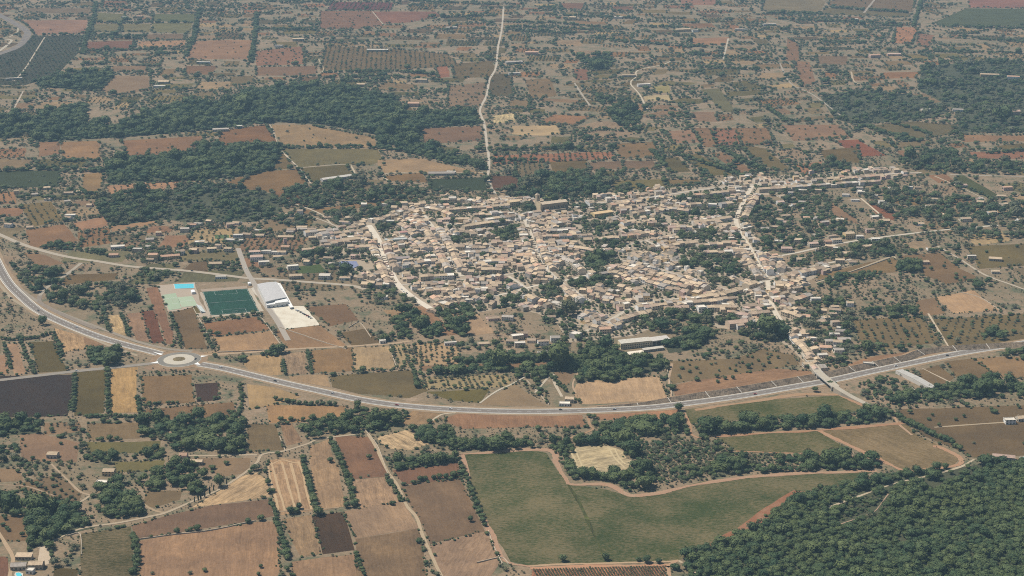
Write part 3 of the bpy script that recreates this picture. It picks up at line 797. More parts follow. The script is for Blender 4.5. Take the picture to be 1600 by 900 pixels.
RED = [("720,711 735,709 855,703 868,725 885,748 895,757 950,757 975,770 990,775 1030,771 1090,757 1180,744 1290,739 1370,736", 6.5, (182, 142, 112)),
       ("722,711 737,765 748,795 765,830 790,875 830,886", 5, (184, 142, 112)), ("1280,673 1320,692 1360,712 1412,736 1440,734 1492,727 1498,716 1470,699 1458,697", 6, (186, 140, 105)),
       ("1115,682 1200,676 1280,673 1420,660", 6, (176, 130, 96)), ("1085,640 1200,624 1255,616 1310,617", 7, (178, 140, 104)), ("1310,617 1345,632 1362,643", 5, (180, 136, 102)),
       ("1150,706 1300,710 1325,702", 4, (170, 124, 92)), ("828,888 900,886 1045,883", 5, (196, 142, 104))]
for s, w, c in RED: way(s, w, c, 0.20, 'bare red earth headland around a crop', M_DIRT, 'headland', 2.0, 14)
way('888,758 905,785 925,830 945,872', 3, (84, 92, 62), .14, 'darker green strip across the large crop', M_FIELD, 'crop_strip', 1)
def patch(name, c, s, z=0.15, m=None, label=None, a=0.0):
    pl = ext(pts(s)); return sheet(name, jag(pl, 14, 1.0, len(s)), z, m or M_DIRT, 0, (*albedo(c, np.mean(pl, 0)), a), label)
patch('bare_earth', (158, 104, 76), "1100,856 1120,842 1150,826 1185,800 1240,766 1264,769 1215,802 1165,834", .16, None, 'red bare earth beside the wood')
patch('yard', (232, 222, 200), "420,480 475,478 500,508 440,515", .2, None, 'bare pale gravel yard below the sports hall')
patch('yard', (206, 184, 156), "62,853 84,850 76,882 60,884", .2, None, 'pale farm yard')
patch('village_ground', (182, 164, 140), "490,362 530,350 580,338 650,316 700,305 800,312 920,306 1040,292 1150,278 1390,264 1420,276 1300,290 1190,306 1165,345 1200,395 1240,420 1290,415 1330,412 1260,440 1240,470 1262,540 1300,585 1280,590 1240,548 1200,520 1120,512 1080,485 990,525 890,535 870,505 840,490 790,480 740,490 680,490 640,470 610,450 560,440 500,392", .05, M_ROAD, 'paved and bare ground between village houses')
patch('yard', (188, 170, 150), "245,446 304,441 312,470 330,497 300,494 283,486 262,487", .07, M_ROAD, 'paved surround of the pool and courts')
for w, x in ((1.6, "424,722 432,752 440,780 445,799"), (1.8, "419,728 424,757 432,782 434,800"), (1.8, "440,722 449,752 457,780 462,798"), (1.8, "454,724 463,757 469,784 473,797"), (1.8, "466,721 473,740 478,764 487,796"), (1.8, "419,728 440,719 455,722 467,724")):
    way(x, w * 1.4, (200, 166, 122), .13, 'ridge of pale straw on the ridged field', M_DIRT, 'straw_ridge', .5)
for s in ("893,708 900,722 905,740", "898,702 910,728 918,741", "960,700 968,716 980,726 996,722", "950,698 960,715 975,730"):
    way(s, 2.2, (208, 186, 138), .13, 'straw row on the round stubble field', M_DIRT, 'straw_row', .4)
# ---------------------------------------------------------------- woods: spacing m, tree size m, kinds, outline
WOODS = """
holm oak and pine wood covering the slope at the lower right|4.3|6.0|oak,pine,oak|1070,868 1100,857 1165,834 1200,812 1225,792 1262,770 1330,754 1370,747 1440,737 1480,732 1560,722 1600,718 1600,900 1090,900 1072,882
dense tree belt between bypass and scrub|6|8|oak|930,662 1000,656 1065,653 1078,668 1072,680 1020,682 940,680
long tree belt between the green crops at the right|5.5|8|oak|1085,667 1160,663 1280,652 1350,646 1390,640 1398,650 1370,660 1280,670 1160,676 1092,679
tree belt on the lower edge of the scrub|6|8|oak,pine|1100,735 1130,722 1200,716 1300,718 1360,714 1370,732 1300,736 1200,737 1110,744
oaks around the round stubble field|5.5|8|oak|855,690 885,688 893,700 895,722 908,742 945,744 990,733 1000,722 1010,735 1030,745 1010,765 990,766 960,756 935,752 905,752 893,745 875,718 866,705
oaks above the round stubble field|6|8|oak|895,690 920,685 935,680 985,690 995,715 978,714 974,704 950,695 900,696
tangle of trees above the ridged stubble field|6.5|8|oak,pine|470,665 540,655 548,640 555,630 600,625 640,640 634,655 612,672 575,675 530,677 475,690
tree belt below the bypass in the middle|6|8|oak|645,672 700,668 715,690 760,692 830,690 840,700 720,706 695,700 650,690
hedge wood along the stubble patch|5|7|oak|612,728 640,720 718,714 720,721 660,732 614,735
wood left of the small farm at the left|6|7.5|oak|220,655 380,655 382,690 350,700 270,704 268,682 220,682
trees at the left edge under the dark field|6.5|8|oak,pine|0,656 60,656 65,676 20,680 0,682
scrub trees at the far left|7|7.5|oak,olive|0,682 30,700 32,725 0,732
trees between left hand paddocks|6|7.5|oak|135,712 180,710 182,722 160,725 136,722
trees between left hand meadows|6|7|oak|205,710 255,705 260,714 240,718 205,717
dark wood above the lane at the lower left|5.5|8.5|oak|42,803 62,790 112,793 135,812 150,824 112,833 90,843 60,853 42,864 43,830
wood around the lane bend at the lower left|6|8.5|oak,pine|150,760 190,752 212,778 228,803 195,812 165,806 158,790
wood beside the lower farm lane|6|8.5|oak,pine|215,742 250,732 300,725 318,745 325,768 300,778 282,772 280,760 235,766 220,758
wood at the left edge|6.5|8|oak|0,762 18,775 40,785 65,792 45,800 40,815 10,800 0,795
tree belt west of the ridged field|6|7.5|oak|305,700 340,690 380,690 385,712 350,708
trees by the stone wall at the lower left|5.5|7|oak|340,762 360,748 385,735 400,728 398,738 375,746 345,766
trees next to the bypass near the left edge|6|8|oak|58,490 75,487 84,500 80,515 62,505
grove above the left country road|5.5|8|oak|138,548 185,541 190,562 170,572 148,571 138,563
trees along the sports ground hedge|5|4.2|oak|314,497 340,497 407,490 410,494 345,501 316,502
tree mass between upper road and bypass|6.5|7.5|oak,olive|70,455 130,447 215,445 217,470 195,480 165,495 150,490 110,480 72,470
trees below the upper road at the left|7|7|oak,olive|0,390 60,415 120,428 105,440 60,458 20,445 0,432
orchard garden below the village road|7|6.5|oak,olive|185,440 250,440 285,425 278,418 230,420 200,425
trees along the upper road|6|6.5|oak|68,386 120,392 170,402 165,396 120,384 75,378
dense dark wood left of the meadows|6|9|oak|165,257 200,250 260,244 330,235 400,229 436,233 440,240 425,266 380,276 330,280 290,282 230,284 170,288
dark wood above the village road|6|9|oak|150,312 200,302 258,302 260,330 245,345 175,353 155,332
patchy trees beside the dark wood|10|8|oak,olive|255,303 290,287 350,290 430,303 442,330 400,347 300,347 250,343
trees behind the village meadow|7.5|8.5|oak|465,290 540,286 600,287 668,299 662,310 560,318 505,324 478,333 430,320 440,305
trees between meadow and western terraces|7|8|oak,olive|400,333 460,338 490,337 560,325 650,316 600,341 565,346 555,358 520,352 490,340 470,357 420,350
dense wood band in the far left|8|10|oak|45,187 130,162 140,192 180,200 250,168 350,160 400,140 520,134 600,150 640,176 740,176 752,194 660,199 652,224 600,214 560,205 500,194 430,191 400,192 345,202 200,214 60,222 45,212
dark wood at the far left edge|8|10|oak|0,187 45,180 42,206 20,216 0,220
dark wood above the olive grove|8|9|oak|55,130 110,115 170,112 178,118 150,142 120,140 60,136
narrow wood along the big pale meadow|7|9|oak|590,216 650,224 690,238 755,254 766,268 700,256 640,240 592,232
trees north of the church|7|8.5|oak|770,300 830,282 858,272 950,276 960,288 1025,296 960,306 900,308 870,316 800,310
dark wood above the church|7|9|oak|858,271 945,273 955,292 905,303 860,300 835,290
dark wood at the far right|9|8.5|oak,olive|1282,150 1340,140 1440,150 1485,175 1430,188 1390,190 1340,196 1305,186
dark wood at the right edge in the distance|9.5|8.5|oak,olive|1440,104 1560,92 1600,112 1600,205 1500,207 1490,170 1435,140
oak wood behind the ridge street|7|9|oak|1255,270 1300,255 1325,258 1328,268 1290,272
trees at the right behind the ridge street|8|8.5|oak|1400,250 1480,230 1500,250 1560,255 1600,262 1600,275 1480,272 1410,262
orchard mass right of the eastern street|6.5|6.5|oak,olive|1175,320 1290,305 1300,335 1322,350 1340,370 1290,383 1230,392 1205,396 1190,370 1170,345
garden trees along the right hand houses|6.5|7|oak|1205,425 1240,402 1330,385 1400,378 1405,395 1390,402 1290,412 1225,420
trees in the far right gardens|7.5|8|oak,olive|1330,300 1390,290 1480,310 1600,325 1600,368 1520,375 1430,345 1380,330
grove in the dry meadow at the right|5.5|8.5|oak|1401,416 1425,411 1442,418 1440,426 1405,427
trees between right hand meadows|7|7.5|oak|1280,435 1310,430 1380,425 1382,432 1300,450
trees by the lower village on the right|6.5|7.5|oak|1240,478 1290,470 1330,472 1325,480 1260,482
trees around the lower right gardens|7|7|oak,olive|1240,485 1290,482 1330,500 1335,540 1310,548 1280,540 1262,530
hedge wood right of the bridge gardens|6|7|oak,olive|1300,545 1340,535 1385,540 1380,552 1330,560 1315,575 1290,570
trees by the straw field at the right|6.5|8|oak|1350,490 1400,480 1430,485 1428,495 1380,497
trees at the bypass in the right|6|8|oak|1532,522 1568,520 1570,530 1550,537 1533,532
orchard below the bypass at the right|5.5|5|oak,olive|1325,598 1390,590 1420,600 1425,620 1385,632 1350,625
trees along the lane at the right|6|8|oak|1388,622 1420,617 1460,610 1510,600 1560,590 1562,602 1600,604 1600,622 1540,622 1440,628 1395,635
trees at the right edge below the bypass|6.5|8|oak|1565,548 1600,543 1600,572 1575,562
dark trees left of the industrial halls|6|8.5|oak,pine|850,578 890,560 935,540 968,550 985,565 1040,558 1042,575 1000,585 960,597 930,594 905,597 900,582
dark trees right of the industrial halls|6|9|oak|1040,540 1065,522 1100,517 1112,528 1090,545 1045,552
trees below the lower village|6|8.5|oak|1065,498 1100,488 1150,494 1158,503 1130,508 1085,506
park trees at the lower village edge|5.5|8.5|oak|1155,520 1185,510 1225,512 1228,530 1190,534 1165,532
trees at the village's lower left edge|6|8|oak|848,495 880,488 915,482 917,495 880,503 855,508
grove beside the curved street|6|8|oak|1000,500 1040,490 1068,495 1068,508 1030,520 1000,512
village park with dense trees|5|8|oak|910,402 960,397 969,404 967,414 930,425 918,414
long garden below the park|5.5|7.5|oak|928,425 955,430 967,445 950,452 930,440
garden trees beside the lane|5.5|7|oak|888,441 935,436 945,447 905,455
garden grove between two streets|5.5|7|oak|838,447 878,445 882,462 860,472 848,462
orchard garden at the lower village|5.5|6|oak|760,470 795,458 825,462 820,478 780,482
gardens west of the wide street|6.5|7|oak,olive|460,396 505,390 575,392 588,405 590,425 560,435 535,440 525,425 495,422 465,412
garden grove in the western village|5.5|7|oak|700,346 745,339 746,347 706,353
gardens on the western slope|6|7|oak|565,352 600,350 628,345 620,356 585,365
garden behind the western terrace|5.5|6.5|oak|705,372 733,368 735,382 712,383
gardens left of the church street|5.5|7|oak|760,352 800,350 812,360 815,378 785,380 765,370
church square trees|5|7|oak|814,321 832,319 834,335 816,337
gardens right of the church|5.5|6.5|oak,olive|888,352 900,344 945,340 968,352 960,366 925,372 898,362
trees beside the church|5|7|oak|902,318 916,316 918,329 905,331
garden strip in the middle of the village|5.5|6.5|oak|925,376 985,380 998,388 950,391
gardens of the eastern village|6|6.5|oak,olive|1015,345 1030,334 1100,330 1140,324 1142,336 1060,348 1030,352
gardens under the middle terraces|5|7|oak|1052,372 1085,362 1120,360 1118,372 1060,377
large garden beside the eastern street|5.5|7|oak|1060,402 1095,396 1150,405 1158,425 1135,434 1095,428 1066,418
yard trees by the eastern street|5|7|oak|1146,368 1162,366 1164,381 1148,382
little gardens below the ridge street|5.5|6.5|oak|1050,314 1075,312 1135,302 1136,312 1100,318 1055,318
gardens beneath the ridge street at the right|7|7|oak,olive|1185,303 1245,295 1285,290 1288,300 1190,316
garden trees by the bending roofs|5.5|7|oak|1105,440 1125,436 1145,444 1140,452 1112,452
trees below the western street houses|6.5|7|oak,olive|560,445 600,450 625,455 655,475 640,480 600,478 560,465
trees under the white houses|6|7|oak|690,485 700,478 735,478 742,488 715,525 700,518
hedge trees left of the red strip|6|7.5|oak|675,485 690,487 730,522 722,528
hedge trees right of the orchard strips|6|7.5|oak|620,487 640,483 690,520 680,530 665,528
hedge trees in the middle fields|6|7.5|oak|607,498 618,498 650,525 640,534 625,530
row of trees above the lower orchards|5.5|8|oak|652,580 700,578 790,572 800,578 760,583 655,589
belt of trees in the centre|5.5|8|oak|745,562 800,557 840,560 875,558 878,565 800,568 710,570 712,564
trees above the centre orchards|9.5|6.5|oak,olive|715,537 780,532 880,528 935,535 930,545 870,552 800,552 720,550
trees beside the farm by the bypass|6|7|oak|800,578 830,573 852,580 870,595 885,612 876,615 858,590 840,592 805,592
conifer planting along the ditch|5.5|6|oak|820,600 838,590 848,600 830,605
trees around the left farm pool|5.5|6|oak,olive|70,850 118,858 130,880 90,888 75,876
trees behind the roundabout field|5.5|7|oak|405,552 440,548 442,555 408,560
wood right of the far road|9|9|oak|900,90 950,86 960,100 948,110 920,108
trees by the far crossroads|9|9|oak|930,150 985,160 1005,180 1000,205 975,205 950,180
"""
wood_mask = blank(); clear_mask = blank()
for c in ("1300,792 1345,776 1392,772 1386,800 1345,826 1310,818", "1440,760 1470,742 1530,724 1545,735 1500,750 1455,765", "1400,842 1412,836 1415,850 1404,855"): fill(clear_mask, pts(c))
lane_mask = blank(); strokem(lane_mask, pts("1290,795 1340,776 1400,755 1445,745 1500,730 1522,718"), 4); strokem(lane_mask, pts("1310,820 1340,810 1365,800 1378,785 1388,772"), 4)
WD = []
for ln in WOODS.strip().splitlines():
    lab, st, sz, kinds, pl = ln.split('|'); pl = ext(pts(pl)); fill(wood_mask, pl); WD.append((lab, float(st), float(sz), kinds.split(','), pl))
for lab, st, sz, kinds, pl in WD:
    gard = any(w in lab for w in ('garden', 'village', 'church', 'yard', 'park', 'street')) ; q = jgrid(pl, st * (1.16 if gard else 1.0), .62 if 'covering' in lab else .5); q = q[~look(road_mask, q)]
    if gard and 'olive' not in kinds: kinds = kinds + ['shrub']
    if 'covering the slope' in lab:
        a = look(clear_mask, q); q = q[~(a & (rng.random(len(q)) < .8)) & ~look(lane_mask, q)]; q = q[(rng.random(len(q)) > .03) & (vnoise(q, .045, 8) > .07)]
    else: q = q[(vnoise(q, 0.045, len(lab)) * .7 + rng.random(len(q)) * .3) > (0.46 if 'right' in lab and 'dark' in lab else 0.27 if 'dark' in lab or 'dense' in lab else 0.33)]
    if 'olive' in kinds: q = q[rng.random(len(q)) > .2]
    scatter('wood', q, sz, kinds, lab, (0.72, 0.92) if 'covering' in lab else (0.5, 1.1), svar=.36 if 'covering' in lab else .40)

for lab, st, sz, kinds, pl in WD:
    if 'covering the slope' in lab or 'dark' in lab or 'band' in lab: o_ = sheet('forest_floor', jag(pl, 20, 2, 3), .115, M_FIELD, 0, (.055, .058, .032, 0), 'dark leaf litter and undergrowth ground')
# ---------------------------------------------------------------- orchards and loose trees inside fields
POND = blank()
town = pts("490,362 530,350 580,338 650,316 700,305 800,312 920,306 1040,292 1150,278 1390,264 1420,276 1300,290 1190,306 1165,345 1200,395 1240,420 1290,415 1330,412 1260,440 1240,470 1262,540 1300,585 1280,590 1240,548 1200,520 1120,512 1080,485 990,525 890,535 870,505 840,490 790,480 740,490 680,490 640,470 610,450 560,440 500,392")
town_mask = blank(); fill(town_mask, town)
keep_out = blank()
for c in ("240,440 300,438 385,430 435,436 505,505 440,518 412,492 325,500 300,496 262,490", "955,520 1050,520 1052,560 960,565", "244,546 316,546 320,576 244,576", "25,850 85,846 80,895 25,895", "855,600 900,610 895,632 865,634"): fill(keep_out, pts(c))
Q = []
for pl, sp, ang in ORCH:
    q = jgrid(pl, sp, 0.14, ang); q = q[~look(road_mask, q) & (rng.random(len(q)) > .15)]; Q.append(q)
q = np.vstack(Q); scatter('orchard_trees', q, 4.3, ['olive', 'shrub', 'oak'], 'almond and olive orchard trees standing in rows over the plain', (.55, .9), svar=.36)
Q = []
for pl, n in DOTS:
    q = jgrid(pl, 100.0 / math.sqrt(n), 0.48); Q.append(q[~look(road_mask, q)])
q = np.vstack(Q); scatter('field_trees', q, 5.2, ['oak', 'olive'], 'loose trees dotted over the dry fields', (.55, .85))

# ---------------------------------------------------------------- scrub and loose trees everywhere between
def band(y0, y1, step, keep, size, kinds, name, label, nz=0.006):
    pl = [(-515, y0), (2115, y0), (2115, y1), (-515, y1)]
    q = jgrid(pl, step, .48); no = look(field_mask, q) | look(road_mask, q) | look(wood_mask, q) | look(town_mask, q) | look(keep_out, q)
    q = q[~no]; d = vnoise(q, nz, 3.0) * .45 + vnoise(q, nz * 5, 9.0) * .55
    q = q[d + rng.uniform(-.12, .12, len(q)) > keep + .06]; scatter(name, q, size, kinds, label, (.55, .85), svar=.34)
band(-25, 120, 13.5, .47, 7.4, ['oak', 'olive'], 'far_trees', 'countless trees of the farthest plain')
band(120, 235, 11.0, .45, 6.6, ['oak', 'olive'], 'far_trees', 'countless trees of the plain behind the village')
band(235, 420, 10.5, .44, 6.2, ['oak', 'olive', 'shrub'], 'loose_trees', 'loose trees and bushes around the village')
band(420, 660, 9.5, .50, 5.4, ['oak', 'olive', 'shrub'], 'loose_trees', 'loose trees and bushes along the bypass')
band(660, 1185, 7.5, .50, 4.8, ['oak', 'olive', 'shrub'], 'loose_trees', 'loose trees and bushes of the lower fields')
band(235, 660, 6.5, .50, 2.2, ['shrub'], 'low_scrub', 'low scrub between fields and gardens', .012)
band(660, 1185, 5.5, .46, 2.0, ['shrub'], 'low_scrub', 'low scrub on the waste ground of the foreground', .012)
# dark tree lines that edge the far plots
HL = []
for s in ("145,36 300,36", "140,54 230,58", "140,58 228,61", "150,5 146,30 135,60 130,85", "312,15 305,50 292,90", "402,20 398,60 392,98", "400,46 500,45", "118,103 172,100", "430,47 500,48", "215,78 292,77", "130,80 215,79", "240,84 292,84", "505,114 620,112 690,118", "510,122 600,120 690,126", "520,128 600,127", "795,36 860,36 950,44", "800,42 880,44 950,49", "805,49 900,53", "1215,30 1300,34 1400,38", "1275,65 1350,68", "1330,39 1430,42", "1440,0 1432,25 1428,40", "1290,12 1425,21", "1195,22 1282,22", "1470,42 1600,45", "1500,60 1600,66", "860,24 1000,30", "1000,42 1060,44", "420,3 520,4", "640,2 780,8", "690,28 780,24", "770,235 960,232", "770,252 850,252", "1060,243 1110,258 1160,276", "1130,236 1180,262 1195,270", "1020,236 1040,262", "1255,262 1330,258", "300,228 440,228", "440,231 590,230 650,240 700,252 760,262", "95,252 165,252", "100,268 165,268", "120,300 160,306", "0,268 95,264", "1350,197 1420,222", "1385,190 1460,212", "1370,205 1440,222", "1200,170 1230,190", "1540,240 1600,236", "1490,200 1600,206", "560,192 640,190", "930,60 1080,75", "1075,72 1180,80", "1080,85 1200,95", "1090,105 1190,110", "1290,110 1340,118", "1440,80 1600,84"):
    a = PN(pts(s)); d = np.r_[0, np.cumsum(np.hypot(*np.diff(a, axis=0).T))]; t = rng.uniform(0, d[-1], int(d[-1] / 3.2))
    HL.append(np.stack([np.interp(t, d, a[:, 0]), np.interp(t, d, a[:, 1])], 1) + rng.normal(0, 3.0, (len(t), 2)))
hq = np.vstack(HL); scatter('far_hedges', hq[~look(road_mask, hq)], 8.0, ['oak'], 'dark tree lines edging the far plots', (.6, .95))
# scrub clearings
q = jgrid(pts("985,702 1060,682 1110,692 1130,706 1330,716 1358,728 1200,735 1100,744 1035,758 1012,745 1000,722"), 4.4)
q = q[vnoise(q, .02, 5) > .25]; scatter('maquis', q, 3.4, ['oak', 'shrub', 'olive'], 'open maquis of small bushes on reddish soil', (.5, .8), svar=.4)
q = jgrid(pts("1295,795 1345,774 1392,770 1388,802 1345,830 1310,822"), 4.2); q = q[~look(lane_mask, q)]
scatter('maquis', q, 3.6, ['oak', 'shrub', 'pine'], 'thin bushes in the clearing of the wood', (.5, .8), svar=.4)
# field margins: bushes along some sides of every field
Q = []; QS = []
for i, pl in enumerate([ext(pts(ln.split(None, 2)[2])) for ln in FIELDS.strip().splitlines()] + PLOTS):
    g = PN(pl); r = random.Random(i)
    for k in range(len(g)):
        a, b = g[k], g[(k + 1) % len(g)]; L = np.hypot(*(b - a)); far = a[1] > 2700
        p_ = r.random(); dens = 0.95 if p_ < .40 else 0.30 if p_ < .70 else 0.05
        n = int(L / (6.5 if far else 3.6) * dens)
        if n: 
            t = rng.random(n); q = a + (b - a) * t[:, None] + rng.normal(0, 1.2, (n, 2)); (Q if far else QS).append(q)
q = np.vstack(Q); q = q[~look(road_mask, q)]; scatter('margin_trees', q, 6.0, ['oak', 'olive'], 'hedge trees along the far field margins', (.55, .8), svar=.35)
q = np.vstack(QS); q = q[~look(road_mask, q)]; scatter('margin_bushes', q, 2.5, ['shrub', 'oak'], 'small bushes growing on the field margins', (.5, .8), svar=.4)
# vine rows of the bottom vineyard and strip orchards
vq = []
A = np.array(P(834, 890)); B = np.array(P(1040, 885)); D = np.array(P(838, 935)) - A
for k in range(46):
    t = k / 45; p0 = A + (B - A) * t; L = 46
    for s in np.arange(0, L, 1.1): vq.append(p0 + D / np.hypot(*D) * s + np.array([.22, 0]) * s + rng.normal(0, .12, 2))
vq = np.array(vq); m_ = blank(); fill(m_, [(834, 888), (1040, 884), (1048, 935), (828, 940)]); vq = vq[look(m_, vq)]
scatter('vine_rows', vq, 1.9, ['shrub'], 'vine rows on red soil at the bottom edge', (.6, .9), svar=.2)

# ---------------------------------------------------------------- single trees one can count: description | kind | size | count or 0 for each point | points
ROWS = """
row between the ridged stubble and the plain strip|oak|8.5|16|473,720 479,742 486,770 494,797
row right of the plain strip|oak|8.5|16|518,690 527,710 533,724 541,745 549,770 555,788
row left of the dark ploughed square|oak|8|13|431,816 437,832 444,852 449,874
line left of the ridged stubble|oak|7|6|424,784 427,792 431,800 433,808
row along the red margin of the green crop|oak|7.5|16|721,726 728,744 737,768 744,788 752,806 758,822
line beside the curving cart track|oak|5.5|9|604,748 612,758 620,770 628,782 636,784
line under the reddish strip|oak|7.5|8|645,756 652,752 676,749 690,748 708,746 718,742
row of single trees beside the bottom vineyard|oak|8|0|880,877 946,875 1010,879 1029,880 1058,891
line at the top of the large brown field|oak|7.5|0|277,833 298,830 308,829 388,817
scattered on the large brown field|shrub|6.5|0|238,897 297,897 320,893 408,887 404,899
row left of the large brown field|oak|8|11|209,838 211,852 214,868 216,884 206,897
standing alone in the brown fields|oak|7.5|0|408,813 467,795 735,815 449,892 613,789 516,722 577,717 541,793 553,792 462,802 454,803 434,712
line between purple field and olive field|oak|6.5|12|118,590 117,602 117,616 116,630 115,643
row between olive field and golden field|oak|7.5|14|168,578 169,594 169,612 169,630 170,645
row right of the golden field|oak|8|7|216,622 217,632 218,642 219,652
row under the golden field|oak|8|12|135,652 155,652 175,651 200,652 218,654
bushy row below the small dark field|oak|7.5|0|227,636 233,635 242,634 248,632 263,632 270,631 277,631 311,626 336,624 342,623
line left of the tan field by the bypass|oak|7.5|12|375,605 377,615 378,628 376,640 372,650 357,645
line on the left between narrow strips|oak|7.5|13|30,528 36,543 42,558 49,572 55,584
short line at the left edge|oak|7.5|8|6,538 10,550 14,562 17,576
line right of the olive paddock|oak|8|9|84,522 89,534 94,546 98,556
line above the left paddocks|oak|8|13|2,530 20,532 45,530 60,528 78,522
row below the tennis courts|oak|7|11|266,490 271,503 276,517 281,530 284,538
short row under the football field|oak|6.5|7|322,524 326,533 330,540 333,545
line left of the golden strip|oak|7.5|7|163,497 166,506 169,515 172,519
line right of the golden strip|oak|7.5|9|189,492 194,503 199,515 203,526
line between the tan fields near the bypass|oak|7|8|442,565 444,575 446,586
hedge line between pale strip and brown field|oak|6.5|11|480,550 482,560 484,570 487,584
line at the left end of the lower orchards|oak|8.5|10|643,572 647,584 650,597 652,606
line along the sloping field wall|oak|6.5|11|432,625 445,628 470,632 490,633 502,632 525,634
trees under the tan bypass field|oak|8.5|7|440,658 449,657 460,657 475,658 490,658 520,657 538,655
standing alone by the bypass|oak|9|0|1060,642 928,654 921,652
beside the bridge|oak|8.5|0|1273,612 1304,602 1296,604 1307,608
line beside the sloping red headland|oak|8.5|16|1405,655 1420,664 1440,672 1460,682 1485,692 1500,704
clump between red headlands|oak|8.5|0|1400,651 1412,660 1104,688 1098,686 1118,704 1128,704
on the dark brown field at the right|oak|6.5|0|1550,645 1549,640 1592,638 1467,666 1506,652 1457,650 1493,657 1422,646
small round trees below the roundabout|oak|4.5|0|225,583 237,583 248,583 259,583 270,582 281,582 287,581
bright green bush above the roundabout|shrub|8|0|273,536
dark row along the upper ditch field|oak|8|0|1133,593 1145,592 1120,590 1121,598
on the meadow right of the village|oak|8.5|0|1389,411 1455,422 1475,419 1494,430 1507,436 1541,395 1589,387
along the pale lane in the foreground|cypress|2.3|0|304,785 310,783 314,782 320,777 328,773 334,767 345.5,763 354.5,758
two trees at the yellow field corner|oak|7|0|419,757 421,771
line between tan fields at lower centre|oak|6|8|556,868 560,878 564,890 569,899
on the wild meadow at lower left|oak|6.5|0|8,812 40,822 5,822 35,838 20,806 14,830
in the terraced plot at left|olive|5|0|50,757 60,762 72,765 85,772 92,780 78,782 65,778 48,768 105,787 96,768 88,760 110,778
by the tall hedge of the terraced plot|oak|7|0|30,720 40,735 34,728 28,738 45,742
on the dry plot right of the lane junction|oak|5.5|0|1185,565 1175,570 1200,562 1160,568 1150,572 1192,572 1140,577 1215,560 1168,558 1205,555
in the narrow field above the straw field|olive|5|0|985,590 1000,588 1015,586 1028,584 972,594
row above the middle tan field|oak|7.5|8|860,588 868,596 876,604 884,612
big trees behind the ridge street|oak|15|0|1190,270 1100,275 1085,270 1148,265 1140,262
big round trees inside the village|oak|14|0|771,368 648,447 1160,380 755,404 822,382
dark trees along the bare western field|oak|10|0|598,250 600,258 560,262 480,275 452,262 473,281
"""
TREE_TOTAL = 0
ADJ = ['round', 'broad', 'dense', 'dark', 'bushy', 'spreading', 'rounded', 'leafy']
def _imp(s, y): return s * math.sin(PITCH + math.atan((y - 450) / FPX))
REST = []
for ln in ROWS.strip().splitlines():
    desc, kind, size, n, pl = ln.split('|'); pl = pts(pl); n = int(n); size = float(size)
    ps = along(pl, n) if n else pl
    vert = abs(pl[-1][1] - pl[0][1]) > abs(pl[-1][0] - pl[0][0]) * .8
    order = sorted(range(len(ps)), key=lambda k: ps[k][1] if vert else ps[k][0])
    frm = ('from the top' if vert else 'from the left')
    kn = {'oak': 'tree', 'olive': 'small tree', 'shrub': 'bush', 'cypress': 'cypress'}[kind]
    for rank, k in enumerate(order):
        x, y = ps[k]; r = random.Random(TREE_TOTAL * 13 + 5); sz = size * r.uniform(.75, 1.25)
        if n: x += r.uniform(-1.6, 1.6); y += r.uniform(-.6, .6)
        nn = len(ps)
        if _imp(sz, y) < 2.32 and kind != 'cypress': REST.append((P(x, y), sz)); continue
        if nn == 1: lab = desc if desc.startswith('bright') else f"{kn} {desc}"
        else: lab = f"dark {kn}, {ordinal(rank)} {frm}, {desc}"
        tree(kind, x, y, sz, ' '.join(lab.split()), desc, name={'shrub': 'bush', 'cypress': 'cypress_tree', 'olive': 'orchard_tree'}.get(kind, 'tree')); TREE_TOTAL += 1
        # understorey that ties a hedge row together
print('single trees', TREE_TOTAL, 'instances', N_INST[0])
scatter('hedge_trees', np.array([a for a, b in REST]), np.array([b for a, b in REST]), ['oak'], 'smaller trees of the hedge rows', svar=.05)
Q = []
for ln in ROWS.strip().splitlines():
    desc, kind, size, n, pl = ln.split('|')
    if int(n) >= 6:
        a = PN(pts(pl)); d = np.r_[0, np.cumsum(np.hypot(*np.diff(a, axis=0).T))]; t = rng.uniform(0, d[-1], int(d[-1] / 1.7))
        Q.append(np.stack([np.interp(t, d, a[:, 0]), np.interp(t, d, a[:, 1])], 1) + rng.normal(0, 1.3, (len(t), 2)))
scatter('hedge_undergrowth', np.vstack(Q), 3.0, ['shrub', 'oak'], 'undergrowth between the trees of the hedge rows', (.5, .8), svar=.35)
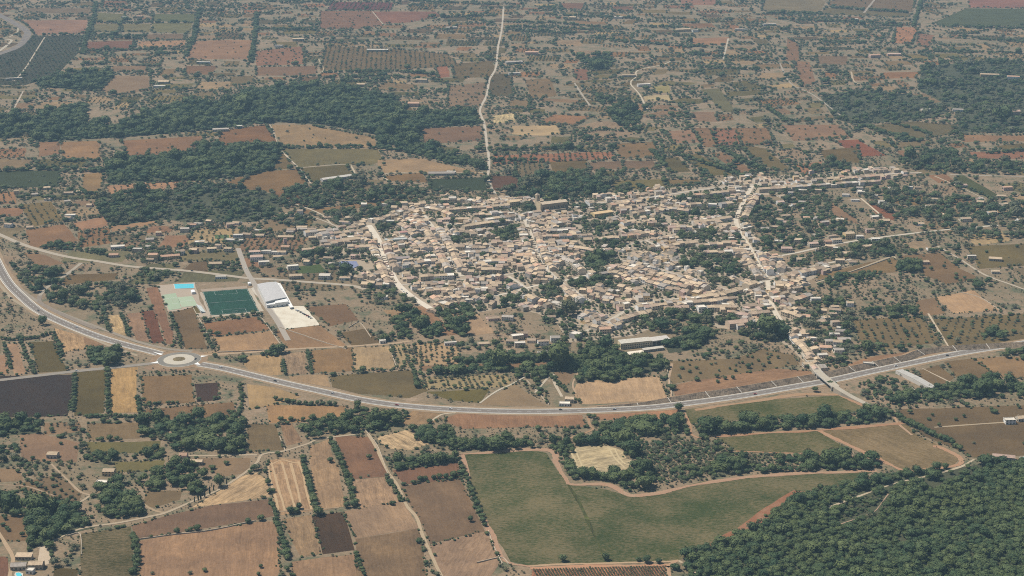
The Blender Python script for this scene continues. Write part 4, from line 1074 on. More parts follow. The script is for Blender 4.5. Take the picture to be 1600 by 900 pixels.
# ---------------------------------------------------------------- houses
WALLS = {'cream': (.56, .49, .39), 'white': (.74, .72, .68), 'tan stone': (.43, .36, .27), 'sand coloured': (.52, .43, .31), 'ochre': (.62, .45, .24), 'pinkish': (.60, .42, .35), 'grey': (.45, .44, .42), 'pale': (.66, .60, .51)}
ROOFS = {'brown tiled': (.340, .255, .180), 'tan tiled': (.445, .340, .230), 'greyish tiled': (.350, .305, .258), 'terracotta tiled': (.440, .280, .190), 'sandy tiled': (.450, .345, .230), 'faded pink tiled': (.400, .285, .225), 'pale flat': (.56, .51, .43), 'reddish tiled': (.340, .165, .125)}
def _win(w, h, glass=True):
    b = MB(); b.box(-w/2, w/2, -.07, 0, 0, h, (1, 1, 1)); m = mesh('window', b.v, b.f, M_GLASS); return m
def shutter_window():
    V = []; F = []; MI = []
    def bx(x0, x1, y0, z0, z1, mi):
        i = len(V); V.extend([(x0, y0, z0), (x1, y0, z0), (x1, 0, z0), (x0, 0, z0), (x0, y0, z1), (x1, y0, z1), (x1, 0, z1), (x0, 0, z1)])
        for a in ((0,1,5,4),(1,2,6,5),(3,0,4,7),(4,5,6,7),(3,2,1,0)): F.append(tuple(i + k for k in a)); MI.append(mi)
    bx(-.45, .45, -.05, 0, 1.35, 0); bx(-.92, -.47, -.09, -.03, 1.38, 1); bx(.47, .92, -.09, -.03, 1.38, 1); bx(-.6, .6, -.16, -.12, -.03, 2)
    return mesh('window', V, F, [M_GLASS, M_SHUT, M_CONC], MI)
WINDOW = shutter_window()
def _door():
    V = []; F = []; MI = []
    def bx(x0, x1, y0, z0, z1, mi):
        i = len(V); V.extend([(x0, y0, z0), (x1, y0, z0), (x1, 0, z0), (x0, 0, z0), (x0, y0, z1), (x1, y0, z1), (x1, 0, z1), (x0, 0, z1)])
        for a in ((0,1,5,4),(1,2,6,5),(3,0,4,7),(4,5,6,7)): F.append(tuple(i + k for k in a)); MI.append(mi)
    bx(-.6, .6, -.06, 0, 2.25, 0); bx(-.75, -.62, -.1, 0, 2.4, 1); bx(.62, .75, -.1, 0, 2.4, 1); bx(-.62, .62, -.1, 2.27, 2.4, 1)
    return mesh('door', V, F, [M_DOOR, M_STONE], MI)
DOOR = _door()
def walls_geo(w, d, h, rise, roof, c, base=-.3):
    b = MB(); x, y = w / 2, d / 2
    if roof == 'gable':
        b.quad([(-x,-y,base),(x,-y,base),(x,-y,h),(-x,-y,h)], c); b.quad([(x,y,base),(-x,y,base),(-x,y,h),(x,y,h)], c)
        b.quad([(x,-y,base),(x,y,base),(x,y,h),(x,0,h+rise),(x,-y,h)], c); b.quad([(-x,y,base),(-x,-y,base),(-x,-y,h),(-x,0,h+rise),(-x,y,h)], c)
    elif roof == 'mono':
        b.quad([(-x,-y,base),(x,-y,base),(x,-y,h),(-x,-y,h)], c); b.quad([(x,y,base),(-x,y,base),(-x,y,h+rise),(x,y,h+rise)], c)
        b.quad([(x,-y,base),(x,y,base),(x,y,h+rise),(x,-y,h)], c); b.quad([(-x,y,base),(-x,-y,base),(-x,-y,h),(-x,y,h+rise)], c)
    else:
        b.box(-x, x, -y, y, base, h, c)
    return b
def slab(b, q, th, c, side):
    """thin sloping roof plane q (counter-clockwise from above) with thickness"""
    lo = [(px, py, pz - th) for px, py, pz in q]; i = len(b.v); b.v += q + lo; n = len(q)
    b.f.append(tuple(range(i, i + n))); b.c.append(c); b.f.append(tuple(range(i + 2 * n - 1, i + n - 1, -1))); b.c.append(side)
    for k in range(n): b.f.append((i + k, i + n + k, i + n + (k + 1) % n, i + (k + 1) % n)); b.c.append(side)
def roof_geo(w, d, h, rise, roof, c, ov=.35):
    b = MB(); x, y = w / 2 + .06, d / 2; s = tuple(v * .8 for v in c)
    if roof == 'gable':
        k = rise / y; e = y + ov; z0 = h - ov * k + .20; z1 = h + rise + .20
        slab(b, [(-x,-e,z0),(x,-e,z0),(x,0,z1),(-x,0,z1)], .18, c, s); slab(b, [(-x,.012,z1),(x,.012,z1),(x,e,z0),(-x,e,z0)], .18, c, s)
        b.box(-x, x, -.16, .16, z1 - .05, z1 + .09, s)
    elif roof == 'mono':
        slab(b, [(-x,-y-ov,h+.15),(x,-y-ov,h+.15),(x,y+ov*.5,h+rise+.22),(-x,y+ov*.5,h+rise+.22)], .18, c, s)
    else:
        b.box(-x+.1, x-.1, -y+.1, y-.1, h + .004, h + .06, c)
        for q in ((-x, x, -y-.02, -y+.25), (-x, x, y-.25, y+.02), (-x, -x+.25, -y+.25, y-.25), (x-.25, x, -y+.25, y-.25)): b.box(*q, h - .1, h + .7, c)
    return b
STUFF_W = MB(); STUFF_R = MB(); STUFF_G = MB()
HN = [0]
def house(name, X, Y, rz, w, d, h, rise, roof, wc, rc, label=None, cat='house', group=None, stuff=False, yard=None, windows=2, chim=True, z=0.0, levels=None):
    r = random.Random(HN[0] * 3 + 7); HN[0] += 1
    jw = lambda c, a=.1: tuple(min(.85, max(.02, v * (1 + r.uniform(-a, a) * 1.0))) for v in c)
    k = r.uniform(.88, 1.12); wc = tuple(min(.82, v * k) for v in wc); k = r.uniform(.8, 1.2); rc = tuple(min(.8, v * k) for v in rc)
    W = walls_geo(w, d, h, rise, roof, wc); R = roof_geo(w, d, h, rise, roof, rc)
    if levels is None: levels = 2 if h > 4.6 else 1
    wins = []; nw = max(1, int(w / 3.1)) if windows else 0
    for lv in range(levels):
        for i in range(nw):
            wx = (i + .5) / nw * w - w / 2
            if lv == 0 and i == (nw // 2): continue
            wins.append((wx + r.uniform(-.2, .2), -d / 2 - .003, 1.0 + lv * 2.9, 0))
    if windows > 2:
        ns = max(1, int(d / 3.4))
        for lv in range(levels):
            for i in range(ns):
                wy = (i + .5) / ns * d - d / 2
                wins.append((-w / 2 - .003, wy, 1.0 + lv * 2.9, -math.pi / 2)); wins.append((w / 2 + .003, wy, 1.0 + lv * 2.9, math.pi / 2))
    door = (((nw // 2) + .5) / max(nw, 1) * w - w / 2)
    M = Matrix.Translation((X, Y, z)) @ Matrix.Rotation(rz, 4, 'Z')
    annex = None
    if yard:
        yl, aw, ad, ah, ax = yard; a = MB(); y0 = d / 2 + .03
        ac = tuple(v * .92 for v in wc)
        wallc = tuple(min(.8, v * 1.02) for v in wc)
        x0, x1 = -w / 2 + .1, w / 2 - .1
        a.box(x0, x0 + .25, y0, y0 + yl, -.2, 2.2, wallc); a.box(x1 - .25, x1, y0, y0 + yl, -.2, 2.2, wallc); a.box(x0 + .25, x1 - .25, y0 + yl - .25, y0 + yl, -.2, 2.15, wallc)
        q0 = max(x0 + .27, min(ax, x1 - .27 - aw))
        a.box(q0, q0 + aw, y0, y0 + ad, -.2, ah, ac, rc)
        annex = a
    if stuff:
        for src, dst in ((W, STUFF_W), (R, STUFF_R)) + (((annex, STUFF_W),) if annex else ()):
            dst.add([tuple(M @ Vector(v)) for v in src.v], src.f, src.c)
        for wx, wy, wz, a in wins:
            STUFF_G.box(-.5, .5, -.06, 0, 0, 1.35, (.04, .04, .045), M=M @ Matrix.Translation((wx, wy, wz)) @ Matrix.Rotation(a, 4, 'Z'))
        return None
    root = empty(name, (X, Y, z), rz); tag(root, label, cat, group)
    W.build('wall', M_WALL, root); ro = R.build('roof', M_ROOF, root)
    for wx, wy, wz, a in wins: link('window', WINDOW, root, (wx, wy, wz), (0, 0, a))
    if windows: link('door', DOOR, root, (door, -d / 2 - .003, 0))
    if chim and roof == 'gable' and r.random() < .6:
        cb = MB(); cx = r.uniform(-.35, .35) * w; cb.box(cx - .35, cx + .35, .5, 1.2, h + rise * .3, h + rise + .9, wc); cb.box(cx - .45, cx + .45, .4, 1.3, h + rise + .9, h + rise + 1.05, rc)
        cb.build('chimney', M_WALL, ro)
    if annex: annex.build('annex', M_WALL, root)
    return root
DEF_R = ['brown tiled'] * 7 + ['tan tiled'] * 5 + ['greyish tiled'] * 3 + ['sandy tiled'] * 3 + ['faded pink tiled'] + ['terracotta tiled'] + ['pale flat'] * 2
DEF_W = ['cream'] * 4 + ['tan stone'] * 4 + ['sand coloured'] * 4 + ['white'] * 3 + ['pale'] * 3 + ['grey', 'ochre', 'pinkish']
TOWN_ROWS = """
on the left side of the wide western street|581,378 589,400 601,428 609,440
on the right side of the wide western street|603,378 611,400 623,428 632,441
in the western terrace facing the meadow|494,367 526,362 545,360 577,355
in the short terrace at the western tip|476,362 502,359 528,357
above the western terrace|545,352 575,347
beside the northwestern gardens|585,342 607,335 626,330
under the western terrace|543,385 566,384 588,383
in the courtyards of the western corner|500,376 540,372 580,370
beside the park at the western edge|565,440 590,441 612,441
left of the second pale street|650,409 665,407 682,406
above the lower cross street|656,430 685,428 709,427
under the lower cross street|663,441 700,438
right of the big roadside tree|665,452 690,450 708,448
down the slanting cream block|656,459 663,468 668,476
at the southwestern corner|677,462 690,470 708,475
on the right side of the second street|671,336 693,364 711,398 722,418
on the left side of the second street|650,336 672,366 689,398 700,418
along the long tan roof line|700,354 726,351 745,348 770,345 795,342
in the long row above the western yards|708,384 740,384 775,383 812,382
behind the long western row|725,392 760,390 795,390
with white gables in the western middle|745,408 770,406 800,405
by the lower end of the church street|752,419 775,419 790,420 810,420
beside the white awning yard|737,429 760,427 782,431
left of the awning yard|722,420 742,421
at the crossing below the church street|816,420 840,424 850,425
around the small orchard lane|765,440 790,440
along the short lane|797,442 806,446 812,451
in the long brown block by the gardens|802,455 820,460 835,467
sloping beside the dense garden|880,446 892,456 909,467
on the right side of the church street|834,350 843,372 854,400 866,418
on the left side of the church street|812,350 821,372 832,400 842,416
directly below the church|838,346 860,348 885,345
in the second line below the church|838,356 865,357 890,357
in the third line below the church|845,366 870,367 893,366
in the fourth line below the church|850,377 880,375 905,375
in the white fronted line below the church|842,388 865,387 885,387
in the warren right of the church street|890,383 915,386 935,390
under the church gardens|912,372 935,371 960,368
around the old convent roofs|882,404 898,412 914,424
at the northwestern village edge|625,317 645,316 662,315
around the pale northern house|690,310 720,309 742,312
in the northern rows|700,325 740,322 770,320 795,317
in the second northern row|740,333 770,331 800,328
left of the church square|760,341 785,338 806,335
in the northwestern tangle|612,324 640,326 657,331
by the upper end of the second street|638,338 650,346 658,354
left of the upper second street|625,348 640,356 655,364
in the northern tangle|665,322 690,327 705,334
behind the long tan roof line|685,341 715,340 735,339
above the western square|615,362 640,362 650,366
behind the church on the ridge|893,312 918,313
along the upper ridge street|938,308 975,306 1020,303
under the upper ridge street|952,318 975,314 1002,311
at the bend of the ridge street|1023,298 1045,296 1065,296 1092,292
on the ridge between bend and junction|1095,291 1120,288 1150,285 1170,282
on the far side of the eastern ridge street|1180,285 1220,282 1280,278 1340,275 1385,271
on the near side of the eastern ridge street|1185,294 1230,291 1270,288 1330,284 1372,281
under the ridge near the junction|1085,303 1110,301 1130,298 1160,297
in the middle of the upper village|968,324 990,323
in the upper middle terrace|986,331 1013,327
around the upper middle gardens|1043,323 1060,325 1075,327
beside the upper gardens|1078,317 1100,316
above the white villa|1125,317 1148,314
in the bright row of the middle street|1083,346 1110,342 1130,339 1148,336
under the bright middle row|1088,354 1120,350 1146,347
with the red fronts in the middle|1045,353 1068,353 1085,356
in the middle block of the village|980,366 1010,361 1030,363
in the long row under the big garden|938,369 965,368 995,367
beside the slanting lane|1012,366 1025,369
under the slanting lane|1014,386 1035,383
in the bright cluster by the large garden|1050,381 1070,378 1087,376
in the terrace left of the eastern street|1090,381 1110,379 1147,378
under the eastern terrace|1100,392 1130,391 1168,390
on the right side of the eastern street|1187,392 1198,412 1208,430
on the left side of the eastern street|1163,393 1176,412 1186,430
on the upper eastern street|1183,302 1172,320 1164,336
in the upper bending row|985,404 1010,410 1040,418 1065,427 1092,437
in the middle bending row|975,411 1005,418 1040,428 1075,438 1102,446
in the lower bending row|985,424 1010,431 1045,439 1075,446
under the bending rows|1005,434 1030,442 1060,450 1085,455
along the slanting roofs in the middle|1022,402 1040,395 1055,388
at the lower side of the park|938,425 955,423 970,425
right of the park corner|975,430 985,434 996,440
in the crowded middle corner|968,445 990,450 1003,448
in the terracotta cluster under the gardens|908,455 925,456 940,458
in the mauve roofed corner|995,462 1012,461 1030,464
above the curved street|1040,463 1062,460 1082,457
under the left end of the curved street|1005,477 1025,474 1045,472
in the block below the curved street|1045,480 1065,478 1082,478
in the long tan terrace of the curved street|1092,462 1115,459 1140,454 1162,447 1182,440
facing the long tan terrace|1060,471 1090,470 1120,467 1150,463
in the lower southeastern block|1090,479 1120,477 1150,478
beside the eastern crossing|1180,456 1200,455 1222,449
in the pinkish southeastern group|1145,486 1157,489 1168,492
in the southeastern warren|1168,478 1190,475 1210,472
in the second southeastern line|1172,488 1192,486 1212,484
in the third southeastern line|1178,500 1196,498 1212,496
at the southeastern street corner|1190,510 1206,515
around the yellow southeastern house|1205,463 1222,462
at the eastern village edge|1237,466 1250,462 1263,458
right of the southeastern warren|1225,484 1240,489 1256,494
along the street to the bridge|1218,500 1230,514 1245,530 1258,543 1270,556
by the lower left lane|895,521 918,511 941,502
down the curved street end|965,497 985,491 1005,486 1022,482
beside the trees at the lower left|862,470 877,474 892,480
along the lower right street|1228,427 1258,422 1285,417 1316,411
between the eastern crossing houses|1210,440 1228,441 1240,447
around the eastern crossing|1215,425 1222,415 1218,405
in the upper right gardens|1065,306 1085,309
in the western dip|640,372 655,378 665,388
by the western school|620,390 640,388 655,392
"""
FIX = {'down the slanting cream block': ('cream', 'tan tiled', 8.5), 'in the long tan terrace of the curved street': ('sand coloured', 'sandy tiled', 6.5),
       'along the long tan roof line': ('tan stone', 'sandy tiled', 6.2), 'in the terracotta cluster under the gardens': ('cream', 'terracotta tiled', 6.0),
       'in the mauve roofed corner': (None, 'greyish tiled', 6.0), 'in the pinkish southeastern group': (None, 'faded pink tiled', 7.0), 'with white gables in the western middle': ('white', None, 6.5),
       'in the white fronted line below the church': ('white', 'greyish tiled', 6.0), 'with the red fronts in the middle': ('pinkish', None, 6.5), 'in the bright row of the middle street': ('pale', 'sandy tiled', 6.5),
       'around the old convent roofs': (None, 'greyish tiled', 8.0), 'left of the second pale street': ('grey', None, 7.5)}
HOUSES = []; placed = {}
def near(X, Y, rad):
    for i in range(int(X // 20) - 1, int(X // 20) + 2):
        for j in range(int(Y // 20) - 1, int(Y // 20) + 2):
            for a, b, q in placed.get((i, j), ()):
                if math.hypot(X - a, Y - b) < rad + q: return True
    return False
def occupy(X, Y, q): placed.setdefault((int(X // 20), int(Y // 20)), []).append((X, Y, q))
def seg_house(p, q, rz):  # does the footprint sit on a street
    return False
for ri, ln in enumerate(TOWN_ROWS.strip().splitlines()):
    desc, pl = ln.split('|'); pl = pts(pl); r = random.Random(ri * 17 + 3)
    g = np.array([P(x, y + 1.0, 6.5) for x, y in pl]); g = smooth(g, 4)
    if g[-1][0] < g[0][0]: g = g[::-1]
    d = np.r_[0, np.cumsum(np.hypot(*np.diff(g, axis=0).T))]; s = 0.0; row = []
    base_h = r.uniform(5.4, 7.0)
    while True:
        w = r.uniform(7.5, 13.5)
        if s + w > d[-1] + 4: break
        c = s + w / 2; s += w + (r.uniform(1.0, 5) if r.random() < .16 else .12)
        X, Y = np.interp(c, d, g[:, 0]), np.interp(c, d, g[:, 1]); x2, y2 = np.interp(c + .5, d, g[:, 0]), np.interp(c + .5, d, g[:, 1]); x1, y1 = np.interp(c - .5, d, g[:, 0]), np.interp(c - .5, d, g[:, 1])
        rz = math.atan2(y2 - y1, x2 - x1); dep = r.uniform(10, 14.5); off = r.uniform(-.6, .6)
        X -= math.sin(rz) * off; Y += math.cos(rz) * off
        if near(X, Y, 3.6) or look(road_mask, np.array([[X, Y]]))[0]: continue
        fw, fr, fh = FIX.get(desc, (None, None, None))
        wc = fw or r.choice(DEF_W); rc = (fr if fr and r.random() < .8 else None) or r.choice(DEF_R); roof = 'flat' if 'flat' in rc else 'gable'
        h = (fh or base_h) + r.choice([-1.6, -.5, 0, 0, .3, .8, 2.4] if r.random() < .5 else [-.3, 0, .3]); rise = r.uniform(1.5, 2.5)
        yard = (r.uniform(6, 11), r.uniform(2.5, 4.5), r.uniform(3, 6), r.uniform(2.4, 3.2), r.uniform(-4, 4)) if r.random() < .62 else None
        row.append([X, Y, rz, w, dep, h, rise, roof, wc, rc, desc, yard])
    for a in row: occupy(a[0], a[1], 3.9)
    row.sort(key=lambda a: a[0])
    for k, a in enumerate(row): HOUSES.append(a + [k, len(row)])
order = sorted(range(len(HOUSES)), key=lambda i: -(HOUSES[i][3] * HOUSES[i][5]) / math.hypot(HOUSES[i][0], HOUSES[i][1]) ** 2)
single = set(order[:225])
for i, (X, Y, rz, w, dep, h, rise, roof, wc, rc, desc, yard, k, n) in enumerate(HOUSES):
    for lab in (f"{wc} house, {rc} roof, {ordinal(k)} from the left {desc}", f"{wc} house, {rc} roof, {ordinal(k)} from left {desc}", f"{wc} house, {ordinal(k)} from left {desc}", f"{ordinal(k)} house from left {desc}"):
        if n == 1: lab = f"{wc} house with {rc} roof {desc}"
        if len(lab.split()) <= 16: break
    house('terraced_house', X, Y, rz, w, dep, h, rise, roof, WALLS[wc], ROOFS[rc], lab, 'house', 'village houses standing in rows', i not in single, yard)
# houses and outbuildings packed into the blocks behind the rows
hx = np.array([(a[0], a[1], a[2]) for a in HOUSES]); nin = 0
q = jgrid(town, 10.0, .35); q = q[~look(road_mask, q) & ~look(wood_mask, q) & (vnoise(q, .024, 4) > .45) & (rng.random(len(q)) < .82)]; r = random.Random(5)
for X, Y in q:
    dd = np.hypot(hx[:, 0] - X, hx[:, 1] - Y); j = int(dd.argmin())
    if dd[j] > 75 or near(X, Y, 3.4): continue
    occupy(X, Y, 3.6); nin += 1; w, dep, h = r.uniform(6, 11), r.uniform(6, 10.5), r.choice([3.2, 3.4, 5.6, 6.2, 6.6])
    rc = r.choice(DEF_R); wc = r.choice(DEF_W); house('x', X, Y, hx[j, 2] + r.choice([0, 0, 0, math.pi / 2]) + r.uniform(-.08, .08), w, dep, h, r.uniform(1.2, 2.2), 'flat' if 'flat' in rc else r.choice(['gable', 'gable', 'mono']), WALLS[wc], ROOFS[rc], stuff=True, yard=(r.uniform(4, 7), 2.5, 3, 2.5, 0) if r.random() < .35 else None)
for pl_, n_ in (("185,385 330,345 480,360 480,432 330,420 200,405", 24), ("1195,300 1400,290 1420,400 1230,440 1200,380", 44), ("1420,290 1600,290 1600,420 1440,400", 16), ("0,290 150,300 170,410 0,410", 12), ("440,330 560,345 560,440 480,430", 30), ("690,490 880,500 880,560 700,545", 14), ("1240,470 1330,475 1320,560 1270,545", 22)):
    q = jgrid(pts(pl_), 16); q = q[~look(road_mask, q) & ~look(field_mask, q)]; rng.shuffle(q)
    for X, Y in q[:n_]:
        if near(X, Y, 6): continue
        occupy(X, Y, 5); w, dep, h = r.uniform(9, 17), r.uniform(7, 11), r.choice([3.2, 3.6, 5.8, 6.2]); rc = r.choice(DEF_R + ['terracotta tiled', 'pale flat', 'pale flat']); wc = r.choice(['white', 'white', 'cream', 'pale', 'sand coloured', 'pinkish'])
        house('x', X, Y, r.uniform(-.3, .4), w, dep, h, r.uniform(1.2, 2), 'flat' if 'flat' in rc else 'gable', WALLS[wc], ROOFS[rc], stuff=True, windows=3, yard=(6, 3, 3, 2.6, 0) if r.random() < .6 else None)
print('town houses', len(HOUSES), 'infill', nin)

# detached houses: x,y | w,d,h | wall | roof | roof type | name | label
VILLAS = """
240,404|15,11,9.5|ochre|terracotta tiled|gable|villa|tall orange fronted villa left of the village road
266,402|30,10,5|ochre|terracotta tiled|gable|villa|long low orange roofed house beside the tall villa
284,396|9,9,6|white|pale flat|flat|villa|small white house right of the long orange roof
303,393|13,10,6|pinkish|tan tiled|gable|villa|pinkish house with pale gable among garden trees
331,391|15,10,6|cream|sandy tiled|gable|villa|cream house left of the pale street end
357,391|12,10,6|cream|sandy tiled|gable|villa|cream cube house next to the pale street
337,415|20,11,6.5|ochre|tan tiled|gable|villa|ochre villa with arcade above the sports ground
300,353|16,10,5|white|terracotta tiled|gable|villa|isolated house with pink tiled roof under the wood
312,379|16,12,4|white|pale flat|flat|villa|white flat roofed house by the garden walls
366,376|30,11,4|white|pale flat|flat|villa|long white flat building behind the green court
372,371|16,8,7|white|pale flat|flat|villa|white upper block of the long flat building
401,405|20,13,7.5|white|faded pink tiled|gable|villa|white house with pink roof above the road
398,396|18,10,6|white|faded pink tiled|gable|villa|white house behind the pink roofed house
447,389|14,11,7|ochre|terracotta tiled|gable|villa|orange roofed house with small tower
446,381|5,5,11|pinkish|faded pink tiled|flat|villa|pink tower beside the orange roofed house
430,395|16,9,4|white|pale flat|flat|villa|low white building by the green court
416,394|16,9,4.5|white|pale flat|flat|villa|white building with blue shade
447,371|26,9,4|ochre|sandy tiled|gable|villa|long yellowish house among western trees
508,433|17,13,6|white|pale flat|gable|villa|white pointed house right of the green meadow
462,433|20,9,5|tan stone|tan tiled|gable|farmhouse|old tan farmhouse on the village road
184,386|22,12,4|white|pale flat|flat|farmhouse|low white farm building left of the upper road
178,399|15,10,4|pinkish|terracotta tiled|gable|farmhouse|small pinkish farmhouse by the upper road
110,337|18,10,4|white|pale flat|flat|farmhouse|white shed roof beside orchard and wood
345,433|16,7,3.5|white|pale flat|flat|shed|small white shed near the pool
472,357|18,9,5|cream|tan tiled|gable|villa|cream house at the western village tip
610,349|14,10,7|cream|pale flat|flat|villa|cream tower house above the western gardens
569,323|10,10,8|pale|pale flat|gable|villa|pale yellow house in the northwestern trees
600,321|14,8,5|white|pale flat|flat|villa|white roofed house in the northwestern trees
600,465|11,9,4|white|pale flat|flat|villa|small white house below the western street
555,402|14,9,5.5|pinkish|faded pink tiled|gable|villa|pink house inside the western gardens
733,471|12,9,5|white|pale flat|flat|villa|white house with tarpaulin at the southwestern corner
707,313|13,12,8|pale|pale flat|gable|villa|pale domed house at the northern edge
1113,324|15,11,8.5|white|pale flat|flat|villa|big white villa in the upper gardens
1083,366|10,9,6|white|pale flat|flat|villa|white house by the dark garden
1062,381|8,6,9|white|pale flat|flat|villa|narrow white tower house
1229,391|17,12,6.5|pinkish|faded pink tiled|gable|villa|pink house right of the eastern street
1270,383|16,10,6|cream|faded pink tiled|gable|villa|cream house with pinkish roof in the right hand street
1281,393|14,9,6|white|faded pink tiled|gable|villa|white fronted house with red terrace
1297,387|16,9,5.5|pinkish|tan tiled|gable|villa|pink and tan house beside the dark trees
1306,377|16,11,6|white|sandy tiled|gable|villa|white house with sandy roof on the right hand street
1326,370|17,12,9|ochre|sandy tiled|gable|villa|tall ochre house on the right hand street
1343,372|12,10,6|grey|pale flat|flat|villa|grey house beside the tall ochre house
1370,375|18,10,5|white|pale flat|flat|villa|low white house at the right hand street end
1195,359|14,10,5|grey|greyish tiled|gable|villa|grey roofed house behind the eastern street
1312,409|14,9,6|tan stone|tan tiled|gable|villa|tan end house of the lower right street
1218,452|12,10,9|ochre|sandy tiled|gable|villa|tall yellow house in the southeast
1262,571|13,9,5|cream|sandy tiled|gable|villa|cream house above the bridge
1285,556|13,8,4|pale|pale flat|flat|villa|pale bungalow in the bridge gardens
1300,560|9,7,3.5|pinkish|terracotta tiled|gable|villa|tiny terracotta roofed house in the bridge gardens
1273,530|12,8,4|white|pale flat|flat|shed|white shed in the gardens right of the street
1357,569|14,6,3.5|sand coloured|pale flat|flat|shed|pale shed beside the bypass ditch
925,547|17,10,5|ochre|sandy tiled|gable|villa|yellow barn house among dark oaks
945,517|16,11,6|sand coloured|terracotta tiled|gable|villa|house with orange roof by the curved street end
890,626|11,8,5|cream|tan tiled|gable|farmhouse|little farmhouse with white terrace by the bypass
882,631|13,8,3|white|pale flat|flat|farmhouse|white terrace house by the bypass
171,739|13,10,5|ochre|sandy tiled|gable|farmhouse|tan farmhouse above the dark oaks
160,755|12,7,3.5|cream|pale flat|flat|farmhouse|cream shed beside the field wall
303,723|20,7,4|sand coloured|sandy tiled|gable|farmhouse|long sandy farmhouse by the cart track
287,713|9,7,4|pinkish|terracotta tiled|gable|farmhouse|small pink farmhouse at the track end
83,712|12,9,4.5|cream|sandy tiled|gable|farmhouse|cream farmhouse by the terraced orchard
57,885|14,9,5|sand coloured|tan tiled|gable|farmhouse|tan farmhouse beside the foreground yard
30,886|15,8,4|tan stone|greyish tiled|gable|farmhouse|grey roofed farm building with pool
48,893|7,6,3.5|white|pale flat|flat|shed|white outbuilding of the pool farm
38,871|16,6,3.5|tan stone|tan tiled|mono|shed|roofless tan outbuilding behind the farm
377,691|9,8,5|white|pale flat|flat|farmhouse|white house at the end of the track
1422,611|9,8,4|white|pale flat|flat|farmhouse|small white house under the long shed
1577,659|12,9,5|white|pale flat|flat|farmhouse|white house on the dry field at the right edge
1594,655|10,8,4|cream|tan tiled|gable|farmhouse|tan roofed house at the right edge
1568,716|24,9,4.5|cream|faded pink tiled|gable|farmhouse|long pinkish roof at the wood edge
1547,720|22,9,3.5|white|pale flat|flat|farmhouse|long white roof at the wood edge
704,537|16,6,4|white|pale flat|flat|shed|white shed above the centre orchards
598,534|8,6,4|white|pale flat|flat|shed|little white shed on the field lane
1445,410|12,9,4|pinkish|tan tiled|gable|farmhouse|small pink roofed house at the meadow corner
1382,347|16,12,6|ochre|sandy tiled|gable|farmhouse|ochre house below the red field
1345,301|14,8,4|cream|pale flat|flat|shed|pale shed under the ridge gardens
1553,333|12,8,4|cream|sandy tiled|gable|farmhouse|bright small house in the far right gardens
1502,290|20,10,4|white|faded pink tiled|gable|farmhouse|pinkish farm building beside the right lane
252,135|38,14,5|white|pale flat|flat|farmhouse|white country house left of the far wood
256,128|26,14,5|cream|sandy tiled|gable|farmhouse|cream wing behind the far white house
345,203|34,10,5|grey|greyish tiled|gable|farmhouse|grey farm shed above the brown meadow
373,198|16,10,5|white|pale flat|flat|farmhouse|white cube house by the far meadow
466,62|32,14,7|cream|sandy tiled|gable|farmhouse|pale estate house in the far left centre
436,72|22,12,6|white|pale flat|flat|farmhouse|white house left of the far estate
590,78|60,14,5|cream|pale flat|flat|farmhouse|row of white far buildings in the dry grove
659,126|28,16,7|cream|sandy tiled|gable|farmhouse|big cream barn beside the dark grove
646,164|26,16,8|pinkish|terracotta tiled|gable|villa|pink mansion in front of the far wood
564,133|20,12,6|cream|sandy tiled|gable|farmhouse|cream house left of the far barn
705,43|34,14,5|cream|greyish tiled|gable|farmhouse|long far house left of the country road
803,97|44,20,5|grey|greyish tiled|gable|farmhouse|grey blue hall right of the country road
831,83|36,14,7|pinkish|terracotta tiled|gable|villa|pink mansion right of the country road
804,115|30,12,5|white|pale flat|flat|farmhouse|white sheds right of the country road
895,28|20,14,7|ochre|sandy tiled|gable|farmhouse|yellowish house at the far top
966,27|26,14,6|white|pale flat|flat|farmhouse|white house at the far top centre
1067,47|44,16,7|ochre|sandy tiled|gable|farmhouse|tan barn in the far right centre
1086,48|18,12,6|white|pale flat|flat|farmhouse|white house beside the far tan barn
1160,46|44,10,5|white|pale flat|flat|farmhouse|long white roof in the far distance
983,118|36,12,5|cream|sandy tiled|gable|farmhouse|cream farm at the bend of the far track
1006,133|32,12,6|white|pale flat|flat|farmhouse|white farm buildings below the far track
1366,88|28,16,8|pinkish|terracotta tiled|gable|villa|pink country house in the far right
1397,85|36,12,5|pinkish|faded pink tiled|gable|farmhouse|low pinkish row right of the pink country house
1546,118|46,16,7|ochre|sandy tiled|gable|villa|large ochre mansion at the far right
1583,122|30,16,8|white|terracotta tiled|gable|villa|white mansion at the far right edge
1581,177|36,16,8|pinkish|faded pink tiled|gable|villa|pink manor by the dark right wood
1202,38|40,12,5|white|pale flat|flat|farmhouse|white sheds at the upper right
1335,30|22,14,5|white|pale flat|flat|farmhouse|white roof under the far olive fields
1446,172|24,12,5|cream|pale flat|flat|farmhouse|cream house above the right meadows
1497,172|24,12,5|white|greyish tiled|gable|farmhouse|white house in front of the right wood
22,123|40,8,5|cream|pale flat|flat|farmhouse|long cream wall house below the far olive grove
195,26|20,12,5|white|pale flat|flat|farmhouse|small white house at the far upper left
218,26|20,12,6|cream|terracotta tiled|gable|farmhouse|cream house at the far upper left
318,97|36,12,5|white|pale flat|flat|farmhouse|white farm cluster left of the far meadows
690,271|50,14,4|grey|greyish tiled|gable|barn|dark open barn beside the meadow road
705,269|18,8,4|white|pale flat|flat|barn|white shed end beside the dark barn
1555,425|12,8,4|cream|sandy tiled|gable|farmhouse|house at the edge of the right hand lane
1555,405|20,10,4|tan stone|sandy tiled|gable|farmhouse|long tan farmhouse in the right hand meadow
"""
